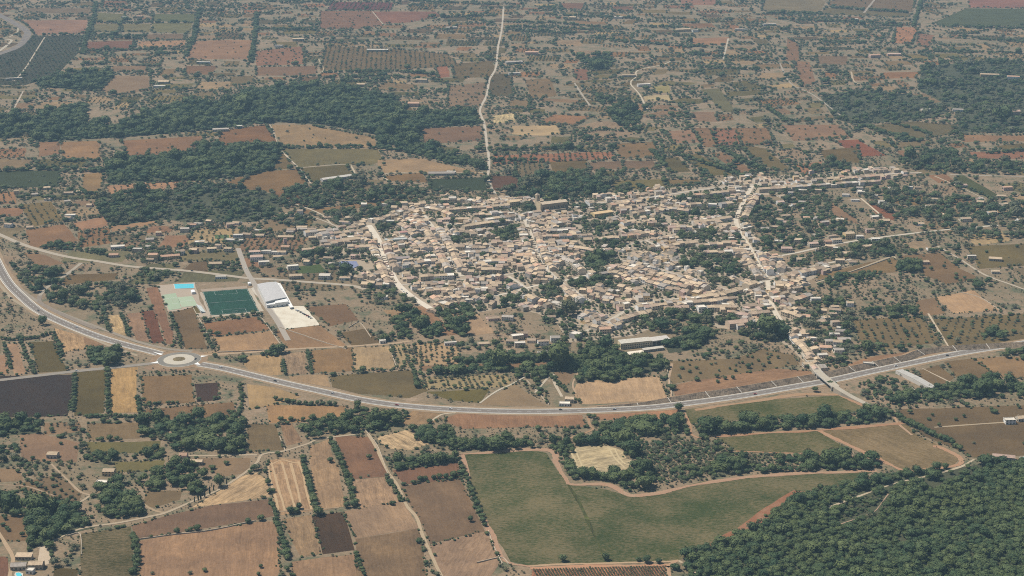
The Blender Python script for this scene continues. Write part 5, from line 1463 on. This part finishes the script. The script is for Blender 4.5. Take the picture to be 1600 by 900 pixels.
for ln in VILLAS.strip().splitlines():
    xy, whd, wc, rc, rt, nm, lab = ln.split('|'); x, y = pts(xy)[0]; w, d, h = map(float, whd.split(','))
    X, Y = P(x, y + 2.0); r = random.Random(int(x * 7 + y)); 
    house(nm, X, Y, r.uniform(-.25, .3), w, d, h, r.uniform(1.3, 2.2), rt, WALLS[wc], ROOFS[rc], lab, 'shed' if nm in ('shed', 'barn') else 'house', 'detached houses of the plain', windows=3 if nm != 'shed' else 1)
    occupy(X, Y, 6)
for b, nm, m, lab in ((STUFF_W, 'remaining_houses', M_WALL, 'walls and yards of the remaining far village houses'), (STUFF_R, 'remaining_roofs', M_ROOF, 'tiled roofs of the remaining far village houses'), (STUFF_G, 'remaining_windows', M_GLASS, 'dark windows of the remaining far village houses')):
    if b.f: tag(b.build(nm, m), lab, kind='stuff')
# yard trees, sheds and walls between the rows
q = jgrid(town, 6.8, .48); q = q[~look(road_mask, q) & ~look(wood_mask, q)]
q = np.array([p for p in q if not near(p[0], p[1], 4.5)]); q = q[vnoise(q, .02, 2) > .14]
scatter('yard_trees', q, 5.0, ['oak', 'olive', 'shrub'], 'small trees in the back yards of the village', (.6, .9), svar=.35)
q = jgrid(pts("185,380 330,345 480,360 480,432 330,425 200,408"), 8, .48); q = q[~look(road_mask, q) & ~look(field_mask, q)]; q = np.array([p for p in q if not near(p[0], p[1], 4)]); q = q[vnoise(q, .02, 6) > .38]
scatter('yard_trees', q, 5.5, ['oak', 'olive', 'shrub'], 'garden trees between the villas left of the village', (.6, .9), svar=.35)
# ---------------------------------------------------------------- roundabout
def disc(name, c, r0, r1, z0, z1, m, color=None, label=None, n=48, dome=0.0):
    V = []; F = []
    if r0 > 0:
        for k in range(n):
            a = 6.28318 * k / n; V += [(r0 * math.cos(a), r0 * math.sin(a), z1), (r1 * math.cos(a), r1 * math.sin(a), z0)]
        for k in range(n): j = (k + 1) % n; F.append((2 * k, 2 * k + 1, 2 * j + 1, 2 * j))
    else:
        rings = [(r1, z0), (r1 - .05, z1)] + [(r1 * t, z1 + dome * (1 - t * t)) for t in (.75, .5, .25)]
        for r, z in rings: V += [(r * math.cos(6.28318 * k / n), r * math.sin(6.28318 * k / n), z) for k in range(n)]
        V.append((0, 0, z1 + dome))
        for i in range(len(rings) - 1): F += [(i * n + k, i * n + (k + 1) % n, (i + 1) * n + (k + 1) % n, (i + 1) * n + k) for k in range(n)]
        i = len(rings) - 1; F += [(i * n + k, i * n + (k + 1) % n, len(V) - 1) for k in range(n)]
    o = link(name, mesh(name, V, F, m), loc=(c[0], c[1], 0))
    if color is not None: o.color = tuple(color) + (1,)
    return tag(o, label, kind='structure')
RC = P(279.8, 562.0); rpx = (280, 562)
disc('verge', RC, 27, 37, .19, .20, M_DIRT, albedo((160, 132, 104), rpx), 'bare ground round the roundabout')
disc('road', RC, 20, 28, .36, .36, M_ROAD, albedo((140, 138, 132), rpx), 'grey ring carriageway of the roundabout')
disc('kerb', RC, 28.0, 28.5, .30, .42, M_CONC, None, 'outer kerb of the roundabout')
disc('traffic_island', RC, 0, 20.0, .2, .50, M_ROAD, albedo((206, 196, 178), rpx), 'pale gravel island of the roundabout', dome=.5)
disc('grass_mound', RC, 0, 8.0, .6, 1.15, M_FIELD, albedo((140, 126, 96), rpx), 'dry mound in the middle of the roundabout', dome=1.2)
for s in ("239,550.4 255.5,553.4 251,555.3", "234,568 246.5,564.8 247.5,567.6", "325,556.3 314.5,556 313.8,558.6", "313.5,570.6 303,569.6 309,566.4"):
    sheet('road_marking', PN(pts(s)), .44, M_WHITE, label='white painted wedge at a roundabout arm')
for s, c in (("222,575 236,571 262,575 300,577 322,574 318,580 240,580", (150, 122, 98)), ("318,551 345,546 372,549 352,556 326,556", (168, 138, 104))): patch('verge', c, s, .13, M_DIRT, 'bare verge beside the roundabout')
# ---------------------------------------------------------------- sports ground
patch('football_pitch', (34, 94, 88), "316,456 386.5,451 405.5,486.5 329.5,493", .30, M_FIELD, 'dark green artificial football pitch', .25)
pit = [np.array(P(*q)) for q in ((317.5, 457), (385.6, 452), (403.6, 485.8), (330.3, 491.8))]
def pitline(a, b, w=.16):
    t = (b - a) / np.hypot(*(b - a)); nn = np.array([-t[1], t[0]]) * w / 2
    sheet('pitch_line', np.array([a - nn, b - nn, b + nn, a + nn]), .34, M_WHITE, label='white line on the football pitch')
for a, b in ((0, 1), (1, 2), (2, 3), (3, 0)): pitline(pit[a], pit[b])
pitline((pit[0] + pit[3]) / 2, (pit[1] + pit[2]) / 2)
for (a, b, c, d) in ((0, 1, 3, 2), (3, 2, 0, 1)):
    p = lambda u, v: (pit[a] * (1 - u) + pit[b] * u) * (1 - v) + (pit[c] * (1 - u) + pit[d] * u) * v
    pitline(p(.25, 0), p(.25, .16)); pitline(p(.75, 0), p(.75, .16)); pitline(p(.25, .16), p(.75, .16))
    m_ = (pit[a] + pit[b]) / 2; t = (pit[b] - pit[a]) / np.hypot(*(pit[b] - pit[a])); rz = math.atan2(t[1], t[0])
    gr = empty('football_goal', (m_[0], m_[1], .3), rz); tag(gr, 'white football goal on the ' + ('upper' if a == 0 else 'lower') + ' end of the pitch', 'goal', 'football goals')
    for x in (-3.66, 3.66):
        b_ = MB(); b_.box(x - .08, x + .08, -.08, .08, 0, 2.44, (.7, .7, .7)); b_.build('post', M_WHITE, gr)
    b_ = MB(); b_.box(-3.74, 3.74, -.08, .08, 2.44, 2.6, (.7, .7, .7)); b_.build('crossbar', M_WHITE, gr)
for c, s, lab in (((196, 182, 160), "386.5,451 392,450.5 412,486 405.5,486.5", 'pale strip right of the football pitch'), ((190, 176, 154), "329.5,493 405.5,486.5 407,488.5 331,495.5", 'pale strip below the football pitch'),
                  ((188, 172, 152), "312,457 316,456 329.5,493 326,494", 'pale strip left of the football pitch'), ((176, 156, 136), "313,452.5 386,447 387,451 316,456", 'pale strip above the football pitch'), ((206, 196, 180), "392,450.5 401,446 446,512 440,514", 'pale access lane beside the sports hall')):
    patch('paving', c, s, .22, M_ROAD, lab)
for c, s, lab in (((168, 192, 160), "253.5,461 274,458 284,482 264,485", 'left pale green tennis court'), ((176, 198, 166), "277.5,464.5 300,463 309,477.5 284,480", 'right pale green tennis court')):
    patch('tennis_court', c, s, .26, M_ROAD, lab)
for s in ("257,467.5 277,464.8", "261,476.3 281,473.6", "281,471 304.5,469.5"):
    a, b = PN(pts(s)); pitline(a, b, .4)
def pool(s, lab, z=.3):
    g = PN(pts(s)); c = g.mean(0); root = empty('swimming_pool', (c[0], c[1], 0)); tag(root, lab, 'pool')
    q = g - c
    if area(q) < 0: q = q[::-1]
    o = mesh('water', [(x, y, z) for x, y in q], [tuple(range(len(q)))], M_POOL); link('water', o, root)
    qo = q * (1 + 1.6 / np.hypot(*q.T)[:, None]); n = len(q); V = [(x, y, z + .12) for x, y in q] + [(x, y, z + .12) for x, y in qo] + [(x, y, z - .1) for x, y in q]
    F = [(k, n + k, n + (k + 1) % n, (k + 1) % n) for k in range(n)] + [(2 * n + k, k, (k + 1) % n, 2 * n + (k + 1) % n) for k in range(n)]
    link('rim', mesh('rim', V, F, M_CONC), root)
pool("272,444.2 302.5,443.6 302.8,450.4 274,451.3", 'bright turquoise public swimming pool above the tennis courts')
pool("25,896 29,895 33.5,897 34,900 29,902 25,899", 'round turquoise garden pool at the bottom left')
pool("1594,715 1606,714 1612,718 1598,720", 'pale green pool at the right edge above the wood')
def prism(name, s, h, wc, rc, lab, cat, arch=0.0, windows=0, n=8, group=None):
    """building whose roof corners (far left, far right, near right, near left) show at the given pixels"""
    g = np.array([P(x, y, h) for x, y in pts(s)]); c = g.mean(0); q = g - c
    root = empty(name, (c[0], c[1], 0)); tag(root, lab, cat, group)
    W = MB(); R = MB(); W_ = tuple(wc)
    for k in range(4):
        a, b = q[k], q[(k + 1) % 4]; W.quad([(*b, -.2), (*a, -.2), (*a, h), (*b, h)][::-1], W_)
    W.build('wall', M_WALL, root); prof = []
    for i in range(n + 1):
        t = i / n; z = h + .12 + arch * math.sin(math.pi * t); a = q[0] * (1 - t) + q[1] * t; b = q[3] * (1 - t) + q[2] * t
        e = .02; a2 = a + (a - b) * e; b2 = b + (b - a) * e; prof.append(((*a2, z), (*b2, z)))
    for i in range(n): R.quad([prof[i][1], prof[i + 1][1], prof[i + 1][0], prof[i][0]], tuple(rc))
    R.quad([p[1] for p in prof] + [(*prof[-1][1][:2], h - .1), (*prof[0][1][:2], h - .1)][:2], W_); R.quad([p[0] for p in prof[::-1]] + [(*prof[0][0][:2], h - .1), (*prof[-1][0][:2], h - .1)], W_)
    R.build('roof', M_ROOF, root)
    if windows:
        a, b = q[3], q[2]; L = np.hypot(*(b - a)); rz = math.atan2((b - a)[1], (b - a)[0])
        for lv in range(max(1, int(h / 3.3))):
            for i in range(windows):
                p = a + (b - a) * (i + .5) / windows; nn = np.array([math.sin(rz), -math.cos(rz)]) * .01; link('window', WINDOW, root, (p[0] + nn[0], p[1] + nn[1], 1.1 + lv * 3.0), (0, 0, rz))
    return root
prism('sports_hall', "402,444.5 432,440.5 448,464 415,471", 8, (.62, .60, .56), (.42, .41, .40), 'grey roofed sports hall right of the football pitch', 'hall', .7)
prism('hall_annex', "428,466 447,463.5 451,471 430,473.5", 6.5, (.72, .72, .70), (.66, .66, .64), 'white block in front of the sports hall', 'building', 0, 3)
prism('hall_annex', "415,472.5 429,471 431,475 417,476.5", 5, (.70, .70, .68), (.62, .62, .6), 'low white wing left of the hall block', 'building', 0, 2)
prism('hall_annex', "433,442 439,444 458,479 453,480", 3.0, (.66, .64, .60), (.66, .65, .62), 'long white side wing of the sports hall', 'building', 0)
prism('kiosk', "298,453.5 304,453 305.5,456.5 299.5,457", 3, (.7, .7, .68), (.72, .72, .70), 'white kiosk between pool and courts', 'kiosk', .6)
prism('kiosk', "387,441 391.5,440.8 392,443 388,443.3", 3, (.7, .7, .68), (.74, .73, .70), 'tiny white hut above the football pitch', 'kiosk', .4)
st = empty('grandstand', (*P(312, 484), 0.2), math.atan2(*(np.array(P(318, 493)) - np.array(P(306, 476)))[::-1]) ); tag(st, 'small grey grandstand left of the football pitch', 'grandstand')
for k in range(4):
    b_ = MB(); b_.box(-16, 16, 1.3 * k, 1.3 * k + 1.28, 0, 2.0 - .45 * k, (.42, .46, .44)); b_.build('step', M_WALL, st)
b_ = MB(); b_.box(-17, 17, -1.2, -.02, 0, 3.2, (.5, .52, .5)); b_.build('back_wall', M_WALL, st)
patch('green_court', (92, 118, 88), "335,367 357,367 358,372.5 336,373", .2, M_FIELD, 'green court behind the white flat building')
patch('lawn', (84, 104, 74), "462,417 500,413 512,425 466,428", .2, M_FIELD, 'green plot inside the western gardens')
patch('pond_cover', (132, 146, 190), "526,412 535,408.5 557,409 561,416 552,420 530,418", .9, M_ROAD, 'blue covered basin in the western gardens')
# ---------------------------------------------------------------- church
a, b = np.array(P(846, 333.5)), np.array(P(887, 328.5)); rz = math.atan2(*(b - a)[::-1]); cc = (a + b) / 2; L = np.hypot(*(b - a))
nrm = np.array([-math.sin(rz), math.cos(rz)]); cc = cc + nrm * 8
ch = empty('church', (cc[0], cc[1], 0), rz); tag(ch, 'large tan stone church with long tiled nave and bell tower', 'church')
wcol = (.40, .31, .21)
walls_geo(L, 15, 15.5, 2.6, 'gable', wcol).build('nave_wall', M_WALL, ch); roof_geo(L, 15, 15.5, 2.6, 'gable', (.50, .40, .29)).build('nave_roof', M_ROOF, ch)
b_ = MB(); b_.box(-L/2 - 2.2, -L/2 - .01, -8.6, 8.6, 0, 18, (.58, .46, .30)); b_.quad([(-L/2 - 2.2, -8.6, 18), (-L/2, -8.6, 18), (-L/2, 0, 20.5), (-L/2 - 2.2, 0, 20.5)], wcol); b_.quad([(-L/2 - 2.2, 0, 20.5), (-L/2, 0, 20.5), (-L/2, 8.6, 18), (-L/2 - 2.2, 8.6, 18)], wcol)
b_.quad([(-L/2 - 2.2, 8.6, 18), (-L/2 - 2.2, -8.6, 18), (-L/2 - 2.2, 0, 20.5)], wcol); b_.quad([(-L/2, -8.6, 18), (-L/2, 8.6, 18), (-L/2, 0, 20.5)], wcol)
fa = b_.build('facade', M_WALL, ch)
for k in range(7):
    x = -L / 2 + (k + .5) * L / 7; b_ = MB(); b_.box(x + L / 14 - .6, x + L / 14 + .6, -9.4, -7.52, 0, 10.5, (.42, .33, .23)); b_.build('buttress', M_WALL, ch)
    V = [(-.9, 0, 0), (.9, 0, 0), (.9, 0, 2.6), (.6, 0, 3.4), (0, 0, 3.8), (-.6, 0, 3.4), (-.9, 0, 2.6)]; V2 = [(p[0], -.12, p[2]) for p in V]
    if k == 0: AW = mesh('window', V2 + V, [(0, 1, 2, 3, 4, 5, 6)] + [(i, i + 7, (i + 1) % 7 + 7, (i + 1) % 7) for i in range(7)], M_GLASS)
    link('window', AW, ch, (x, -7.51, 7.0))
b_ = MB(); b_.box(-L/2 + 2, L/2 - 6, -13.5, -9.42, 0, 5.5, (.38, .30, .21), (.36, .29, .21)); b_.build('side_chapel', M_WALL, ch)
tw = MB(); tx, ty = -L / 2 + 1.5, 11.0
tw.box(tx - 3.2, tx + 3.2, ty - 3.2, ty + 3.2, 0, 29, (.50, .40, .28)); tower = tw.build('bell_tower', M_WALL, ch)
tr = MB()
for k in range(4):
    p = [(tx - 3.5, ty - 3.5, 29.2), (tx + 3.5, ty - 3.5, 29.2), (tx + 3.5, ty + 3.5, 29.2), (tx - 3.5, ty + 3.5, 29.2)]; tr.quad([p[k], p[(k + 1) % 4], (tx, ty, 32.5)], (.38, .30, .22))
tr.box(tx - 3.5, tx + 3.5, ty - 3.5, ty + 3.5, 28.7, 29.19, (.45, .36, .26)); tr.build('tower_cap', M_ROOF, tower)
for k in range(4):
    link('belfry_opening', AW, tower, (tx + math.sin(k * math.pi / 2) * 3.21, ty - math.cos(k * math.pi / 2) * 3.21, 23.0), (0, 0, k * math.pi / 2))
# ---------------------------------------------------------------- other large buildings, placed by their front base line: left pixel, right pixel, depth, wall height
def slabhouse(name, l, r, d, h, rise, rt, wc, rc, lab, cat='building', levels=None, windows=2):
    a, b = np.array(P(*l)), np.array(P(*r)); rz = math.atan2(*(b - a)[::-1]); c = (a + b) / 2 + np.array([-math.sin(rz), math.cos(rz)]) * d / 2
    return house(name, c[0], c[1], rz, np.hypot(*(b - a)), d, h, rise, rt, wc, rc, lab, cat, None, windows=windows, levels=levels, chim=False)
slabhouse('factory_office', (970, 546), (1018, 541), 12, 8, 1.2, 'mono', (.62, .52, .34), (.42, .39, .33), 'long beige factory building with two rows of windows below the village', 'factory', 2)
fh = slabhouse('factory_hall', (1018.8, 540.8), (1047, 537), 12, 7, 1.0, 'mono', (.62, .57, .47), (.44, .41, .37), 'open factory hall with dark bays beside the beige factory', 'factory', 1, 0)
Lh = np.hypot(*(np.array(P(1047, 537)) - np.array(P(1018.8, 540.8))))
for k in range(4):
    x0 = -Lh / 2 + .5 + k * (Lh - 1) / 4; b_ = MB(); b_.box(x0 + .3, x0 + (Lh - 1) / 4 - .3, -6.1, -6.0, .3, 5.6, (0, 0, 0)); b_.build('bay_opening', M_GLASS, fh)
slabhouse('factory_shed', (1006, 551), (1038, 547), 6, 3.5, .6, 'mono', (.40, .36, .30), (.48, .44, .37), 'narrow white roofed shed below the factory hall', 'shed', 1)
slabhouse('factory_shed', (983, 558), (1007, 555), 8, 3.5, .8, 'mono', (.42, .38, .32), (.60, .53, .42), 'pale roofed shed below the beige factory', 'shed', 1)
slabhouse('long_barn', (505, 285), (551, 278.5), 13, 5, 2, 'gable', (.42, .40, .38), (.50, .46, .40), 'long pale barn on the meadow behind the village', 'barn', 1)
slabhouse('school', (602, 382), (636, 380.5), 12, 7, .5, 'flat', (.40, .49, .41), (.33, .34, .32), 'pale green walled school beside the western street', 'school', 2)
slabhouse('school', (625, 372), (637, 371), 10, 9, 1.2, 'gable', (.60, .60, .54), (.40, .22, .19), 'white school wing with red roof', 'school', 2)
slabhouse('apartment_row', (613, 413.5), (641, 410.5), 11, 8, 2, 'gable', (.50, .47, .42), (.30, .25, .23), 'grey fronted apartment row with many windows by the western street', 'building', 2)
slabhouse('golden_hall', (929, 341), (958, 337), 14, 7, 2, 'gable', (.62, .47, .25), (.60, .43, .24), 'golden walled hall right of the church gardens', 'building', 2)
slabhouse('manor', (1140, 515), (1170, 512), 15, 8, 2.5, 'gable', (.47, .36, .26), (.36, .26, .19), 'large tan manor above the lower park', 'house', 2)
slabhouse('mansion', (797, 324), (813, 322), 14, 9, 2.2, 'gable', (.58, .45, .28), (.48, .36, .23), 'ochre mansion left of the church square', 'house', 3)
slabhouse('orange_block', (807, 407), (832, 405), 13, 7, 2.5, 'gable', (.56, .47, .36), (.50, .34, .22), 'block with broad orange roof on the church street', 'house', 2)
slabhouse('orange_house', (828, 474), (852, 478), 12, 6, 2.2, 'gable', (.62, .50, .36), (.58, .40, .25), 'house with bright orange roof by the lower gardens', 'house', 2)
slabhouse('long_shed', (1452, 611), (1463, 609), 68, 4, 1.2, 'gable', (.50, .47, .42), (.44, .42, .38), 'long pale livestock shed below the bypass', 'shed', 1, 0)
slabhouse('awning', (743, 441), (755, 440), 9, 3, .4, 'flat', (.6, .6, .58), (.78, .78, .76), 'white awning over a yard in the western village', 'awning', 1, 0)
# ---------------------------------------------------------------- cutting and road bridge
gh = smooth(PN(ext(pts(HW2))), 10); hx, hy = proj(gh[:, 0], gh[:, 1]); sel = gh[(hx > 930)]; n = len(sel); f = np.clip((np.arange(n)) / (n * .25), 0, 1)
def bank(o0, o1, z0, z1, m, c, lab):
    a, b = offset(sel, o0), offset(sel, 1.0)
    nn = (offset(sel, 1.0) - sel); V = [(*(sel[i] + nn[i] * o0), z0 * f[i] + .14) for i in range(n)] + [(*(sel[i] + nn[i] * (o0 + (o1 - o0) * (.3 + .7 * f[i]))), z1 * f[i] + .14) for i in range(n)]
    o = link('embankment', mesh('embankment', V, [(i, i + 1, n + i + 1, n + i) for i in range(n - 1)], m)); o.color = (*albedo(c, (1250, 595)), 1); tag(o, lab, kind='structure')
bank(8.7, 22, 0, 3.0, M_FIELD, (118, 108, 98), 'dark graded slope above the bypass')
nn = offset(sel, 1.0) - sel
V = [(*(sel[i] + nn[i] * (8.7 + 13.3 * (.3 + .7 * f[i]))), 3.0 * f[i] + .14) for i in range(n)] + [(*(sel[i] + nn[i] * (8.7 + 21 * (.3 + .7 * f[i]))), .1) for i in range(n)]
o = link('embankment', mesh('embankment', V, [(i, i + 1, n + i + 1, n + i) for i in range(n - 1)], M_DIRT)); o.color = (*albedo((168, 136, 104), (1250, 590)), 1); tag(o, 'earth shoulder above the dark slope', kind='structure')
sx, sy = proj(sel[:, 0], sel[:, 1])
for x in (1000, 1055, 1110, 1166, 1219, 1259, 1342, 1378, 1415, 1452, 1497, 1540):
    i = int(np.argmin(abs(sx - x))); i = min(max(i, 1), n - 2); t = sel[i + 1] - sel[i - 1]; t /= np.hypot(*t); k = .3 + .7 * f[i]
    p0 = sel[i] + nn[i] * 8.8; p1 = sel[i] + nn[i] * (8.7 + 13.3 * k); z1 = 3.0 * f[i] + .14
    V = [(*(p0 - t * .35), .2), (*(p0 + t * .35), .2), (*(p1 + t * .35), z1 + .1), (*(p1 - t * .35), z1 + .1)]
    V += [(v[0], v[1], v[2] + .3) for v in V]
    tag(link('drain_chute', mesh('drain_chute', V, [(4, 5, 6, 7), (0, 1, 5, 4), (1, 2, 6, 5), (3, 0, 4, 7)], M_CONC)), 'pale concrete drain chute on the dark slope', kind='structure')
deck_px = [(1236, 523, 0.3), (1247, 538, 1.2), (1260, 556, 3.4), (1271, 571, 5.4), (1279, 582, 6.3), (1306, 604.5, 6.3), (1318, 612, 5.0), (1332, 620, 2.4), (1350, 629, 0.6), (1362, 634, .3)]
dw = np.array([(*P(x, y, z), z) for x, y, z in deck_px])
def zribbon(name, seg, w, z_off, m, color, lab, kind='structure', off=0, parent=None, wall=0):
    g = seg[:, :2]; a, b = offset(g, off - w / 2), offset(g, off + w / 2); k = len(g); V = []
    for i in range(k): V += [(*a[i], seg[i, 2] + z_off), (*b[i], seg[i, 2] + z_off), (*a[i], wall if wall is not None and wall <= 0 else seg[i, 2] + z_off - wall), (*b[i], wall if wall is not None and wall <= 0 else seg[i, 2] + z_off - wall)]
    F = []
    for i in range(k - 1):
        p, q = 4 * i, 4 * i + 4
        F += [(p, q, q + 1, p + 1), (p + 2, q + 2, q, p), (p + 1, q + 1, q + 3, p + 3)]
        if wall and wall > 0: F.append((p + 2, p + 3, q + 3, q + 2))
    F += [(0, 1, 3, 2), (4 * k - 4, 4 * k - 2, 4 * k - 1, 4 * k - 3)]
    o = link(name, mesh(name, V, F, m), parent)
    if color is not None: o.color = tuple(color) + (1,)
    if parent is None: tag(o, lab, kind=kind)
    return o
rc_ = albedo((196, 184, 164), (1290, 590)); ec = albedo((150, 124, 98), (1290, 590))
zribbon('ramp', dw[:5], 9.5, 0, M_ROAD, rc_, 'road ramp rising from the village to the bridge', wall=-.2)
zribbon('ramp', dw[5:], 7.5, 0, M_ROAD, rc_, 'road ramp falling from the bridge to the lane', wall=-.2)
br = empty('road_bridge', (0, 0, 0)); tag(br, 'pale concrete road bridge crossing the bypass', 'bridge')
sp2 = np.array([dw[4] * (1 - t) + dw[5] * t for t in np.linspace(0, 1, 5)])
zribbon('deck', sp2, 9.0, .02, M_ROAD, rc_, None, parent=br, wall=.9)
for o_ in (-4.65, 4.65): zribbon('parapet', sp2, .3, 1.0, M_CONC, None, None, off=o_, parent=br, wall=1.9)
for o_ in (-4.9, 4.9): zribbon('parapet', dw[2:5], .3, .8, M_CONC, None, None, off=o_, parent=br, wall=1.2)
for t in (0.10, .93):
    c = dw[4] * (1 - t) + dw[5] * t; d_ = dw[5] - dw[4]; rz = math.atan2(d_[1], d_[0]); b_ = MB(); b_.box(-.9, .9, -4.6, 4.6, 0, c[2] - .9, (.5, .47, .42)); b_.build('abutment', M_CONC, br, loc=(c[0], c[1], 0), rot=(0, 0, rz))
# ---------------------------------------------------------------- dry stone walls between fields
WL = [("437,512 470,523 505,535 541,546", 'slanting stone wall below the pale yard'), ("405,492 418,510 432,530 446,549", 'stone wall right of the brown fields below the pitch'), ("610,543 613,555 620,576", 'stone wall left of the orchard strips'),
      ("823,595 835,608 858,633", 'stone wall left of the farm by the bypass'), ("437,683 441,693 446,706", 'short stone wall beside the paddock in the lower left centre'), ("218,843 270,836 330,829 400,814", 'stone wall above the large brown field'),
      ("763,830 772,855 785,882", 'stone wall right of the pale corner field'), ("1040,566 1044,585 1050,618", 'stone wall right of the round straw field by the bypass'), ("340,551 400,548 440,547", 'stone wall above the country track'),
      ("1490,455 1530,465 1562,485", 'stone wall right of the bright straw field'), ("302,482 312,500 326,527", 'stone wall left of the football field'), ("1275,440 1330,425 1390,404", 'stone wall above the dry meadow at the right'),
      ("545,512 562,505 580,528", 'stone wall in the middle fields'), ("745,880 782,872 795,882", 'stone wall at the lower middle edge'), ("570,672 590,698 606,742", 'stone wall right of the reddish strip'), ("105,838 125,835 127,868", 'garden wall of the pool farm')]
for s, lab in WL:
    g = smooth(PN(pts(s)), 5); nn = (offset(g, 1) - g) * .4; V = []; r = random.Random(len(V))
    for i in range(len(g)):
        h = 1.25 + r.uniform(-.25, .2); V += [(*(g[i] - nn[i]), -.1), (*(g[i] - nn[i] * .8), h), (*(g[i] + nn[i] * .8), h), (*(g[i] + nn[i]), -.1)]
    F = []
    for i in range(len(g) - 1):
        p = 4 * i; F += [(p + k, p + 4 + k, p + 5 + k, p + 1 + k) for k in range(3)]
    F = [f_[::-1] for f_ in F]
    tag(link('stone_wall', mesh('stone_wall', V, F, M_STONE)), lab, 'wall', 'dry stone walls between fields')
# ---------------------------------------------------------------- cars
def car_meshes():
    b = MB(); prof = [(-2.05, .35), (2.05, .35), (2.1, .75), (1.2, .88), (-1.95, .92), (-2.1, .7)]
    V = [(x, -.85, z) for x, z in prof] + [(x, .85, z) for x, z in prof]; n = len(prof)
    body = mesh('body', V, [tuple(range(n)), tuple(range(2 * n - 1, n - 1, -1))] + [((k + 1) % n, k, n + k, n + (k + 1) % n) for k in range(n)], M_CAR)
    pr = [(-1.75, .90), (1.05, .88), (.35, 1.40), (-1.25, 1.43)]; V = [(x, -.74 + .1 * (z > 1), z) for x, z in pr] + [(x, .74 - .1 * (z > 1), z) for x, z in pr]; n = 4
    cabin = mesh('windows', V, [tuple(range(n)), tuple(range(2 * n - 1, n - 1, -1))] + [((k + 1) % n, k, n + k, n + (k + 1) % n) for k in range(n)], M_GLASS)
    roof = MB(); roof.box(-1.22, .32, -.62, .62, 1.40, 1.47, (1, 1, 1)); rf = mesh('roof', roof.v, roof.f, M_CAR)
    V = [(math.cos(a) * .32, y, math.sin(a) * .32) for y in (-.1, .1) for a in [k * 6.283 / 10 for k in range(10)]]
    wh = mesh('wheel', V, [tuple(range(9, -1, -1)), tuple(range(10, 20))] + [(k, (k + 1) % 10, 10 + (k + 1) % 10, 10 + k) for k in range(10)], M_TYRE)
    return body, cabin, rf, wh
CB = car_meshes(); CCOL = {'white': (.72, .72, .70), 'silver grey': (.42, .43, .44), 'dark': (.05, .055, .06), 'red': (.36, .04, .03), 'blue': (.06, .10, .22)}
def car(x, y, ang, col, lab, grp):
    X, Y = P(x, y); root = empty('parked_car' if 'parked' in lab else 'car', (X, Y, .42), ang); tag(root, lab, 'car', grp)
    for nm, me in (('body', CB[0]), ('windows', CB[1]), ('roof', CB[2])): o = link(nm, me, root); o.color = (*CCOL[col], 1)
    for sx in (-1.3, 1.3):
        for sy in (-.78, .78): link('wheel', CB[3], root, (sx, sy, .32))
cl = list(CCOL)
yard = [(470, 488.5), (473.5, 490.5), (476.5, 492.3), (480, 494), (483, 496), (486, 497.8), (466, 486.5), (463.5, 485.5)]
for k, (x, y) in enumerate(yard): c = ['dark', 'silver grey', 'dark', 'red', 'dark', 'white', 'silver grey', 'white'][k]; car(x, y, .5, c, f"{c} parked car, {ordinal(sorted(range(8), key=lambda i: yard[i][0]).index(k))} from the left at the pale yard's edge", 'cars parked on the pale yard')
for x, y, a, c, lab in [(305.5, 561.5, 1.4, 'dark', 'dark car circling the roundabout'), (631, 456.5, -1.0, 'white', 'white car parked low on the wide western street'), (635.5, 459, -1.0, 'dark', 'dark car parked low on the wide western street'), (627.5, 453, -1.0, 'silver grey', 'silver car parked on the wide western street'),
                        (876, 641, .05, 'dark', 'dark car driving the bypass below the round straw field'), (704, 639.5, 0, 'white', 'white car driving the bypass left of centre'), (520, 615.5, -.4, 'silver grey', 'silver car driving the bypass below the olive field'), (1400, 572.5, .35, 'white', 'white car driving the bypass at the right'),
                        (120, 512, -.7, 'silver grey', 'silver car on the upper left bypass'), (1180, 616.5, .25, 'red', 'red car driving the bypass left of the bridge'), (1245, 535, -1.1, 'blue', 'blue car on the street to the bridge'), (597, 392, -1.2, 'white', 'white car on the upper western street'),
                        (850, 411, -1.2, 'dark', 'dark car on the church street'), (1183, 410, -1.2, 'white', 'white car on the eastern street'), (384, 420, -1.3, 'white', 'white car on the pale street by the sports ground'), (300, 424, -.1, 'dark', 'dark car on the pale village road'), (60, 486, -.9, 'dark', 'dark car on the far left of the bypass'), (345, 574.5, -.3, 'white', 'white car leaving the roundabout on the bypass'), (430, 596, -.4, 'dark', 'dark car on the bypass above the olive field'), (620, 633.5, -.15, 'red', 'red car on the bypass left of the pond field'), (960, 640.2, .1, 'silver grey', 'silver car on the bypass below the straw field'), (1480, 556, .35, 'dark', 'dark car on the bypass near the right edge'), (708, 410, -1.0, 'white', 'white car on the second pale street'), (1240, 285, .05, 'white', 'white car on the ridge street'), (1155, 362, -1.2, 'silver grey', 'silver car on the upper eastern street'), (120, 580, .1, 'white', 'white car on the left country road'), (768, 118, 1.9, 'white', 'white car on the far country road')]:
    car(x, y, a, c, lab, 'cars on the roads')
# ---------------------------------------------------------------- air between camera and the far plain
hb = MB(); hb.box(-14500, 14500, -2500, 16500, -1.5, HCAM + 25, (1, 1, 1), bottom=True)
M_AIR = bpy.data.materials.new('thin_air'); M_AIR.use_nodes = True
_n = M_AIR.node_tree.nodes; _n.remove(_n['Principled BSDF']); _v = _n.new('ShaderNodeVolumePrincipled')
_v.inputs['Density'].default_value = HAZE; _v.inputs['Color'].default_value = (0.50, 0.78, 1.0, 1); _v.inputs['Anisotropy'].default_value = 0.0
M_AIR.node_tree.links.new(_v.outputs[0], _n['Material Output'].inputs['Volume'])
hz = hb.build('haze', M_AIR); tag(hz, 'thin summer haze over the plain', kind='stuff')
